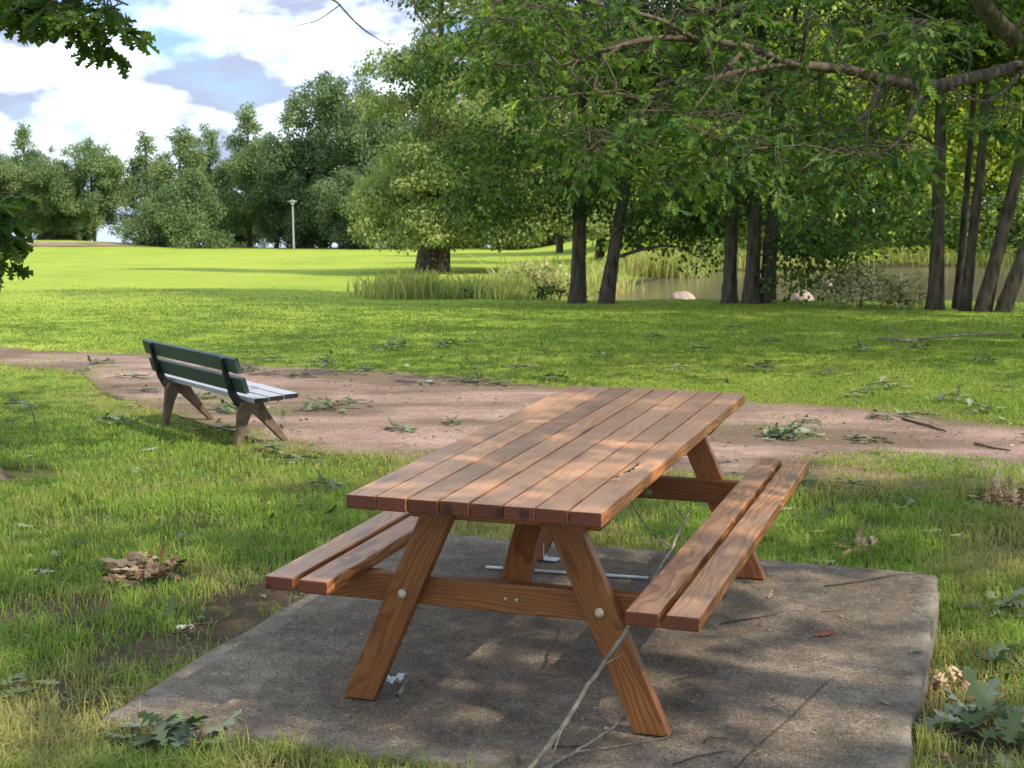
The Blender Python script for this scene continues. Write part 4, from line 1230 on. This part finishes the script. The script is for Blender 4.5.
tw = [([(735, 768), (760, 744), (790, 718), (818, 690), (835, 676)], .0028, 'long thin dark twig lying diagonally on the right part of the concrete'),
      ([(824, 586), (860, 581), (895, 575), (938, 573)], .0032, 'straight dark twig along the far right corner of the concrete'),
      ([(720, 624), (740, 620), (760, 617), (778, 614)], .003, 'dark twig by the seat end on the concrete'),
      ([(673, 764), (700, 756), (730, 750)], .0026, 'short dark twig near the bottom edge of the concrete'),
      ([(705, 742), (709, 737), (716, 738), (727, 738)], .003, 'small bent dark twig right of the right foot'),
      ([(604, 690), (600, 706), (604, 716), (612, 726)], .0022, 'curved pale twig between the table feet'),
      ([(545, 660), (556, 659), (567, 658)], .002, 'tiny pale twig on the concrete under the table'),
      ([(820, 612), (833, 611), (842, 610)], .002, 'short brown twig on the lit patch of the concrete'),
      ([(674, 680), (690, 677), (700, 675)], .0018, 'slim brown twig beside the right table leg'),
      ([(550, 745), (570, 746), (590, 745)], .0035, 'reddish stick lying near the base of the propped branch'),
      ([(503, 713), (492, 706), (480, 700)], .0018, 'faint thin twig under the table centre'),
      ([(724, 576), (742, 580), (760, 590)], .0018, 'fine twig by the far right foot')]
for p, r, l in tw:
    stick('twig', l, [op(x, y, r * .7) for x, y in p], [r, r * .9, r * .5], M['twig_brown'] if 'pale' not in l else M['twig_grey'], 'twig')
def gpl(px, py, lift): p = gp(px, py); return Vector((p.x, p.y, p.z + lift))
stick('fallen_branch', 'long dead branch lying on the lawn near the right edge', [gpl(878, 343, .07), gpl(905, 345, .06), gpl(940, 342, .07), gpl(975, 339, .06), gpl(1012, 338, .05)], [.02, .022, .02, .016, .01], M['twig_grey'], 'branch',
      side=[([gpl(905, 345, .06), gpl(893, 339, .12), gpl(888, 334, .14)], [.01, .007, .004])])
stick('fallen_branch', 'thin dark branch on the dirt path right of the leaf heap', [gpl(902, 421, .02), gpl(925, 427, .02), gpl(946, 434, .02)], [.01, .009, .006], M['twig_brown'], 'branch')
stick('fallen_branch', 'dark branch lying along the right end of the dirt path', [gpl(975, 446, .02), gpl(990, 450, .02), gpl(1010, 453, .02)], [.009, .008, .005], M['twig_brown'], 'branch')
stick('fallen_branch', 'dead twig lying in bare soil left of the concrete pad', [gpl(175, 640, .02), gpl(195, 632, .03), gpl(215, 628, .02), gpl(240, 615, .02)], [.005, .005, .004, .002], M['twig_brown'], 'branch',
      side=[([gpl(195, 632, .03), gpl(205, 640, .02), gpl(220, 642, .015)], [.003, .002, .0012])])
stick('fallen_branch', 'bare upright twig sticking out of the grass at the left', [gpl(38, 440, .0), gpl(36, 438, .12), gpl(31, 436, .26)], [.005, .004, .002], M['twig_brown'], 'branch')

# hanging bare twig against the sky at the top
hb = [pt(388, 45, 15), pt(372, 34, 14.9), pt(355, 18, 14.8), pt(338, 2, 14.7), pt(330, -12, 14.7)]

# ------------------------------------------------------------------ LEAF LITTER
STRIP = tmpl_oak_strip()
def litter_mesh(name, n, spread, size, mat, flat=.25, height=.03, curl=.5, twig=True, pale=None, seed=0):
    rs = np.random.default_rng(seed)
    tv, tf = STRIP
    Vs = []; Fs = []; rn = []; nv = 0; mi = []
    for i in range(n):
        s = size * rs.uniform(.65, 1.25)
        v = tv.copy(); v[:, 1] *= rs.uniform(.7, 1.05)
        c1, c2 = rs.normal(0, curl, 2)
        v[:, 2] = c1 * v[:, 0] ** 2 * .6 + (abs(c2) + .15) * 1.6 * v[:, 1] ** 2 * rs.choice((-1, 1)) + .05 * np.sin(v[:, 0] * 7 + rs.random() * 6) * curl
        v *= s
        a = rs.random() * 2 * np.pi; ti = rs.normal(0, flat); ro = rs.normal(0, flat)
        m = Matrix.Rotation(a, 3, 'Z') @ Matrix.Rotation(ti, 3, 'Y') @ Matrix.Rotation(ro, 3, 'X')
        v = v @ np.array(m).T
        rr = spread * math.sqrt(rs.random()); b = rs.random() * 2 * np.pi
        off = np.array([rr * math.cos(b), rr * math.sin(b) * .7, height * rs.random() * (1 - (rr / (spread + 1e-6)) ** 2) + .006]) if n > 1 else np.array([-s * .5, 0, .006])
        v = v + off
        v[:, 2] = np.maximum(v[:, 2], .003 + .002 * rs.random())
        Vs.append(v); Fs.append(tf[0] + nv); nv += len(v); rn.append(np.full(len(v), rs.random()))
        mi.append(np.full(len(tf[0]), 1 if (pale and rs.random() < .4) else 0))
    V = np.concatenate(Vs); F = [np.concatenate(Fs)]; mats = [mat] + ([pale] if pale else []); midx = [np.concatenate(mi)]
    rn = np.concatenate(rn)
    if twig and n > 2:
        T = Tubes()
        for _ in range(2):
            b = rs.random() * 2 * np.pi; e = np.array([math.cos(b), math.sin(b), 0]) * spread * 1.1
            T.add(np.array([-e * .7 + [0, 0, .012], [0, 0, .02], e * .8 + [0, 0, .015]]), [.004, .0035, .002], 5)
        tv_, q, t = T.arrays()
        F += [q + len(V), t + len(V)]; V = np.concatenate([V, tv_]); rn = np.concatenate([rn, np.full(len(tv_), .1)])
        mats.append(M['twig_brown']); midx += [len(mats) - 1, len(mats) - 1]
    return mesh_from(name, V, F, mats, midx, False, {'rnd': rn})
G_, P_, D_ = M['litter_green'], M['litter_pale'], M['litter_dry']
LM = {
    'spray_big': litter_mesh('leaf_spray', 42, .24, .105, G_, .22, .08, seed=1, pale=P_),
    'spray_long': litter_mesh('leaf_spray', 20, .13, .125, G_, .28, .07, seed=2, pale=P_),
    'heap': litter_mesh('leaf_spray', 80, .21, .10, P_, .35, .09, .6, seed=3, pale=G_),
    'dry': litter_mesh('dry_leaf_pile', 70, .19, .09, D_, .7, .09, 1.1, False, seed=4),
    'dry2': litter_mesh('dry_leaf_pile', 44, .22, .10, D_, .7, .10, 1.0, False, seed=5),
}
SM = [litter_mesh('leaf_spray', 13, .13, .095, G_, .2, .05, seed=11, pale=P_), litter_mesh('leaf_spray', 20, .18, .095, G_, .25, .06, seed=12, pale=P_),
      litter_mesh('leaf_spray', 10, .11, .09, G_, .2, .05, seed=13), litter_mesh('leaf_spray', 15, .19, .09, G_, .25, .05, seed=14, pale=P_)]
LF = [litter_mesh('fallen_leaf', 1, 0, .13, m, .25, 0, .5, False, seed=20 + i) for i, m in enumerate((G_, P_, D_, G_, P_))]
def lay(name, me, px, py, label, cat, lift=.025, rz=None, sc=1.0, group=None, pad=False):
    p = on_pad(px, py, 0) if pad else gp(px, py)
    o = obj(name, me); o.location = (p.x, p.y, p.z + (-.004 if pad else lift))
    o.rotation_euler = (0, 0, random.uniform(0, 6.28) if rz is None else rz); o.scale = (sc, sc, sc)
    tag(o, label, cat, group); return o
lay('dry_leaf_pile', LM['dry'], 146, 577, 'heap of curled dry brown oak leaves on the grass left of the pad', 'leaf pile', .02).scale = (1, 1, .68)
lay('dry_leaf_pile', LM['dry2'], 1006, 505, 'reddish brown dry leaf heap in the grass at the right edge', 'leaf pile', .02, sc=.95)
lay('leaf_spray', LM['spray_long'], 168, 752, 'large fresh oak leaf spray on the grass at the bottom left corner of the pad', 'leaf spray', .035, .3)
lay('leaf_spray', LM['spray_big'], 985, 742, 'big spray of grey green oak leaves at the bottom right', 'leaf spray', .03, 1.2)
lay('leaf_spray', SM[1], 1008, 618, 'blue green leaf spray in the grass right of the far pad corner', 'leaf spray', .03)
lay('leaf_spray', SM[0], 1012, 668, 'small leaf spray at the right edge above the big grey green spray', 'leaf spray', .03)
lay('dry_leaf_pile', LM['dry2'], 958, 697, 'scatter of dry brown leaves in bare soil beside the right pad edge', 'leaf pile', .005, 2., .7)
lay('leaf_spray', SM[2], 14, 700, 'dark green leaf spray at the lower left edge of the lawn', 'leaf spray', .03)
lay('leaf_spray', LM['heap'], 790, 438, 'mound of pale wilted leaves lying on the dirt path behind the right seat', 'leaf pile', .01, .5, .95)
lay('leaf_spray', SM[3], 884, 388, 'curly pale wilted spray on the lawn above the dirt path', 'leaf spray', .03, 1., 1.5)
lay('fallen_leaf', LF[1], 24, 729, 'single pale green leaf in the grass at the lower left', 'leaf', .035, .2)
lay('fallen_leaf', litter_mesh('fallen_leaf', 1, 0, .085, M['litter_red'], .1, 0, .4, False, seed=31), 825, 636, 'single red brown leaf on the right part of the concrete', 'leaf', pad=True, rz=.1)
lay('fallen_leaf', litter_mesh('fallen_leaf', 1, 0, .06, P_, .2, 0, .8, False, seed=32), 884, 702, 'small curled pale leaf near the right edge of the concrete', 'leaf', pad=True)
lay('fallen_leaf', litter_mesh('fallen_leaf', 1, 0, .05, P_, .05, 0, .1, False, seed=33), 909, 649, 'tiny flat white leaf near the right pad edge', 'leaf', pad=True)
lay('fallen_leaf', litter_mesh('fallen_leaf', 1, 0, .05, D_, .2, 0, .6, False, seed=34), 767, 597, 'tiny curled leaf beside the far right table foot', 'leaf', pad=True)
lay('fallen_leaf', LF[2], 700, 601, 'dry brown leaf among crumbs by the right seat on the concrete', 'leaf', pad=True, sc=.6)
lay('fallen_leaf', LF[2], 813, 730, 'tiny orange brown leaf low on the right part of the concrete', 'leaf', pad=True, sc=.25)
lay('leaf_spray', LM['dry2'], 860, 553, 'brown leaf scraps in the grass just behind the pad', 'leaf pile', .01, 1., .6)
mid = [(600, 358, 0), (543, 354, 2), (449, 348, 1), (330, 411, 1), (348, 405, 2), (272, 362, 3), (300, 378, 0), (322, 367, 1), (103, 364, 0), (82, 372, 2),
       (128, 379, 3), (150, 392, 2), (18, 410, 0), (326, 492, 0), (112, 425, 1), (215, 436, 3), (232, 412, 1), (480, 384, 1), (498, 386, 2), (430, 386, 3), (556, 381, 0), (520, 372, 3),
       (862, 398, 3), (1005, 392, 2), (975, 412, 3), (945, 402, 0), (920, 418, 3), (850, 488, 3), (905, 510, 2), (880, 420, 2), (810, 424, 2), (868, 442, 0),
       (735, 330, 0), (700, 352, 2), (655, 340, 1), (770, 345, 2), (860, 352, 0), (912, 352, 1), (830, 376, 3), (675, 372, 3), (990, 365, 1), (470, 345, 2), (390, 350, 1), (365, 372, 3), (250, 372, 2), (400, 432, 0), (452, 425, 2), (270, 455, 2), (195, 400, 1), (300, 465, 0), (760, 372, 1), (800, 490, 2)]
for x, y, k in mid:
    p = gp(x, y); lo1, up1 = path_edges(np.array([p.x]))
    if p.y > up1[0]: l, g = 'storm torn leaf spray lying on the lawn beyond the dirt path', 'leaf sprays on the far lawn'
    elif p.y > lo1[0]: l, g = 'storm torn leaf spray lying on the pinkish dirt path', 'leaf sprays on the dirt path'
    else: l, g = 'small leaf spray lying in the grass before the dirt path', 'leaf sprays in the near grass'
    lay('leaf_spray', SM[k], x, y, l, 'leaf spray', .035 if 'path' not in g else .012, None, random.uniform(.9, 1.35), g)
rs = np.random.default_rng(321)
cnt = 0
while cnt < 210:
    x = rs.uniform(-3.5, 5); y = rs.uniform(6.8, 20) if cnt < 170 else rs.uniform(3.4, 7.5)
    if abs(x) > .40 * y: continue
    a, b = to_table(x, y)
    if SX0 - .1 < a < SX1 + .05 and SY0 - .05 < b < SY1 + .1: continue
    lo1, up1 = path_edges(np.array([x]))
    if y > up1[0]: l, g, lf = 'single torn leaf lying on the lawn beyond the dirt path', 'single leaves on the far lawn', .035
    elif y > lo1[0]: l, g, lf = 'single torn leaf lying on the pinkish dirt path', 'single leaves on the dirt path', .012
    else: l, g, lf = 'single fallen leaf lying in the near grass around the pad', 'single leaves in the near grass', .03
    o = obj('fallen_leaf', LF[rs.integers(5)]); o.location = (x, y, gzf(x, y) + lf); o.rotation_euler = (0, 0, rs.uniform(0, 6.28)); s = rs.uniform(.4, .95); o.scale = (s, s, s)
    tag(o, l, 'leaf', g); cnt += 1
# crumbs nobody could count: dry leaf bits and twig ends
def crumbs(n=5200):
    x = RNG.uniform(-4.5, 4.5, n); y = np.exp(RNG.uniform(math.log(3.2), math.log(17), n))
    lo1, up1 = path_edges(x); onp = (y > lo1 - .15) & (y < up1 + .15)
    a, b = to_table(x, y); pad = (a > SX0 + .02) & (a < SX1 - .02) & (b > SY0 + .02) & (b < SY1 - .02)
    rim = (a > SX0 - .45) & (a < SX1 + .5) & (b > SY0 - .4) & (b < SY1 + .4) & ~pad
    keep = (np.abs(x) < .42 * y) & (RNG.random(n) < np.where(onp, .9, np.where(rim, .9, np.where(pad, .22, .28)))) & (fbm(x, y, 1.5, 91) > .38)
    x, y, pad, onp = x[keep], y[keep], pad[keep], onp[keep]; n = len(x)
    z = np.where(pad, .001, gz(x, y) + np.where(onp, .013, .018))
    twg = RNG.random(n) < .35
    sz = np.where(twg, RNG.uniform(.02, .07, n), RNG.uniform(.012, .045, n)) * np.where(pad, .55, 1)
    ang = RNG.uniform(0, 6.28, n); al = np.stack([np.cos(ang), np.sin(ang), RNG.normal(0, .15, n)], -1)
    nm = np.stack([RNG.normal(0, .35, n), RNG.normal(0, .35, n), np.ones(n)], -1)
    V, F, k = leaves_mesh_arrays(np.stack([x, y, z], -1), al, nm, sz, DIA, 1.0)
    # twig ends are narrow
    V = V.reshape(n, 4, 3); mid = (V[:, 1] + V[:, 3]) / 2
    for j in (1, 3): V[:, j] = np.where(twg[:, None], mid + (V[:, j] - mid) * .10, V[:, j])
    V = V.reshape(-1, 3)
    pick = RNG.integers(0, 10, n); mi = np.where(twg, 3, np.where(pick < 5, 0, np.where(pick < 7, 2, 1)))
    me = mesh_from('leaf_crumbs', V, F, [M['litter_dry'], M['litter_green'], M['litter_pale'], M['twig_brown']], [np.repeat(mi, 2)], False, {'rnd': np.repeat(RNG.random(n), 4)})
    tag(obj('leaf_crumbs', me), 'small dry leaf bits and twig ends strewn over path, grass and pad', 'leaf litter', kind='stuff')
crumbs()
# small things near the table
o = lay('fallen_leaf', litter_mesh('fallen_leaf', 2, .03, .05, G_, .4, .02, .5, False, seed=41), 0, 700, 'x', 'leaf')
o.location = tuple(pt(622, 493, 4.32)[:2]) + (.7245,); o['label'] = 'shrivelled green leaf scrap on the near right corner of the tabletop'
o = lay('fallen_leaf', litter_mesh('fallen_leaf', 1, 0, .06, G_, 1.0, 0, .5, False, seed=42), 0, 700, 'x', 'leaf')
o.location = pt(640, 500, 4.38); o.rotation_euler = (0, 1.3, 0); o['label'] = 'small round green leaf hanging on the twig beside the tabletop'
for px, py, l in ((583, 455, 'tiny wilted leaf scrap in the middle of the tabletop'), (641, 463, 'tiny wilted leaf scrap near the right edge of the tabletop')):
    o = lay('fallen_leaf', LF[2], 0, 700, l, 'leaf', sc=.2)
    d_ = ray(px, py); q = CAM + d_ * ((.7265 - CAM.z) / d_.z); o.location = q
# plastic scrap by the left foot and pale chip in the soil
def scrap(name, px, py, L, W, mat, label, cat, pad, lift, rz, seed):
    rs = np.random.default_rng(seed); nx_, ny_ = 9, 5
    V = []
    for j in range(ny_):
        for i in range(nx_):
            V.append((L * (i / (nx_ - 1) - .5) * (.8 + .2 * math.sin(j * 2.)), W * (j / (ny_ - 1) - .5) * (.7 + .5 * rs.random()), .01 + .012 * math.sin(i * 1.7 + j) + .012 * rs.random()))
    q = [(j * nx_ + i, j * nx_ + i + 1, (j + 1) * nx_ + i + 1, (j + 1) * nx_ + i) for j in range(ny_ - 1) for i in range(nx_ - 1)]
    me = mesh_from(name, np.array(V), [np.array(q)], [mat], [0], False)
    p = on_pad(px, py) if pad else gp(px, py)
    o = obj(name, me); o.location = (p.x, p.y, p.z + lift); o.rotation_euler = (0, 0, rz); tag(o, label, cat)
scrap('plastic_scrap', 393, 683, .085, .035, M['plastic'], 'crumpled clear plastic scrap on the concrete by the left table foot', 'litter', True, 0, .35, 1)
scrap('wood_chip', 186, 634, .075, .022, M['chip'], 'pale splinter lying in the bare soil left of the pad', 'wood chip', False, .012, .25, 2)
stick('twig', 'stubby greenish twig beside the plastic scrap at the left foot', [op(397, 696, .006), op(403, 688, .01), op(408, 678, .008)], [.006, .007, .005], M['twig_grey'], 'twig')

# ------------------------------------------------------------------ WORLD, SUN, CAMERA
SUN_EL, SUN_AZ = R(45), R(-30)      # azimuth measured from +X (picture right) towards +Y (away)
sd = Vector((math.cos(SUN_EL) * math.cos(SUN_AZ), math.cos(SUN_EL) * math.sin(SUN_AZ), math.sin(SUN_EL)))
sl = bpy.data.lights.new('sun', 'SUN'); sl.energy = 5.0; sl.angle = R(.53); sl.color = (1, .90, .72)
so = bpy.data.objects.new('sun', sl); COL.objects.link(so); so.rotation_euler = sd.to_track_quat('Z', 'Y').to_euler(); so.location = (20, 10, 30)

w = bpy.data.worlds.new('World'); scene.world = w; w.use_nodes = True
t = w.node_tree; t.nodes.clear()
out = t.nodes.new('ShaderNodeOutputWorld')
sky = t.nodes.new('ShaderNodeTexSky'); sky.sky_type = 'NISHITA'; sky.sun_disc = False
sky.sun_elevation = SUN_EL; sky.sun_rotation = math.pi / 2 - SUN_AZ; sky.air_density = 1.0; sky.dust_density = .3; sky.ozone_density = 3.0
b1 = t.nodes.new('ShaderNodeBackground'); b1.inputs[1].default_value = .15; tn = t.nodes.new('ShaderNodeMix'); tn.data_type = 'RGBA'; tn.blend_type = 'MULTIPLY'; tn.inputs[0].default_value = 1; tn.inputs[7].default_value = (.72, .86, 1.25, 1); t.links.new(sky.outputs[0], tn.inputs[6]); t.links.new(tn.outputs[2], b1.inputs[0])
tc = t.nodes.new('ShaderNodeTexCoord')
mp = t.nodes.new('ShaderNodeMapping'); t.links.new(tc.outputs['Generated'], mp.inputs[0]); mp.inputs['Scale'].default_value = (1, 1, 2.2); mp.inputs['Location'].default_value = (.37, .1, .05)
n1 = t.nodes.new('ShaderNodeTexNoise'); t.links.new(mp.outputs[0], n1.inputs['Vector']); n1.inputs['Scale'].default_value = 9.0; n1.inputs['Detail'].default_value = 7; n1.inputs['Roughness'].default_value = .52
r1 = t.nodes.new('ShaderNodeValToRGB'); t.links.new(n1.outputs['Fac'], r1.inputs[0])
r1.color_ramp.elements[0].position = .34; r1.color_ramp.elements[0].color = (0, 0, 0, 1); r1.color_ramp.elements[1].position = .54; r1.color_ramp.elements[1].color = (1, 1, 1, 1)
n2 = t.nodes.new('ShaderNodeTexNoise'); t.links.new(mp.outputs[0], n2.inputs['Vector']); n2.inputs['Scale'].default_value = 14; n2.inputs['Detail'].default_value = 5
r2 = t.nodes.new('ShaderNodeValToRGB'); t.links.new(n2.outputs['Fac'], r2.inputs[0])
r2.color_ramp.elements[0].position = .42; r2.color_ramp.elements[0].color = (.215, .25, .34, 1); r2.color_ramp.elements[1].position = .59; r2.color_ramp.elements[1].color = (.82, .93, 1.0, 1)
b2 = t.nodes.new('ShaderNodeBackground'); b2.inputs[1].default_value = 2.6; t.links.new(r2.outputs[0], b2.inputs[0])
mx = t.nodes.new('ShaderNodeMixShader'); t.links.new(r1.outputs[0], mx.inputs[0]); t.links.new(b1.outputs[0], mx.inputs[1]); t.links.new(b2.outputs[0], mx.inputs[2])
t.links.new(mx.outputs[0], out.inputs[0])

cam = bpy.data.cameras.new('camera'); co = bpy.data.objects.new('camera', cam); COL.objects.link(co)
m = Matrix((RT, UP, -FWD)).transposed().to_4x4(); m.translation = CAM; co.matrix_world = m
cam.sensor_width = 36; cam.lens = 36 * F_PX / 1024; cam.clip_start = .05; cam.clip_end = 8000
cam.dof.use_dof = True; cam.dof.focus_distance = 4.9; cam.dof.aperture_fstop = 11
scene.camera = co
scene.render.resolution_x = 1024; scene.render.resolution_y = 768
scene.view_settings.view_transform = 'Standard'; scene.view_settings.look = 'None'; scene.view_settings.exposure = 0
scene.cycles.max_bounces = 6; scene.cycles.diffuse_bounces = 3; scene.cycles.transmission_bounces = 4; scene.cycles.glossy_bounces = 2
for o in scene.objects:
    if 'used' in o.keys(): del o['used']
print('grass blades', NG, 'objects', len(scene.objects))
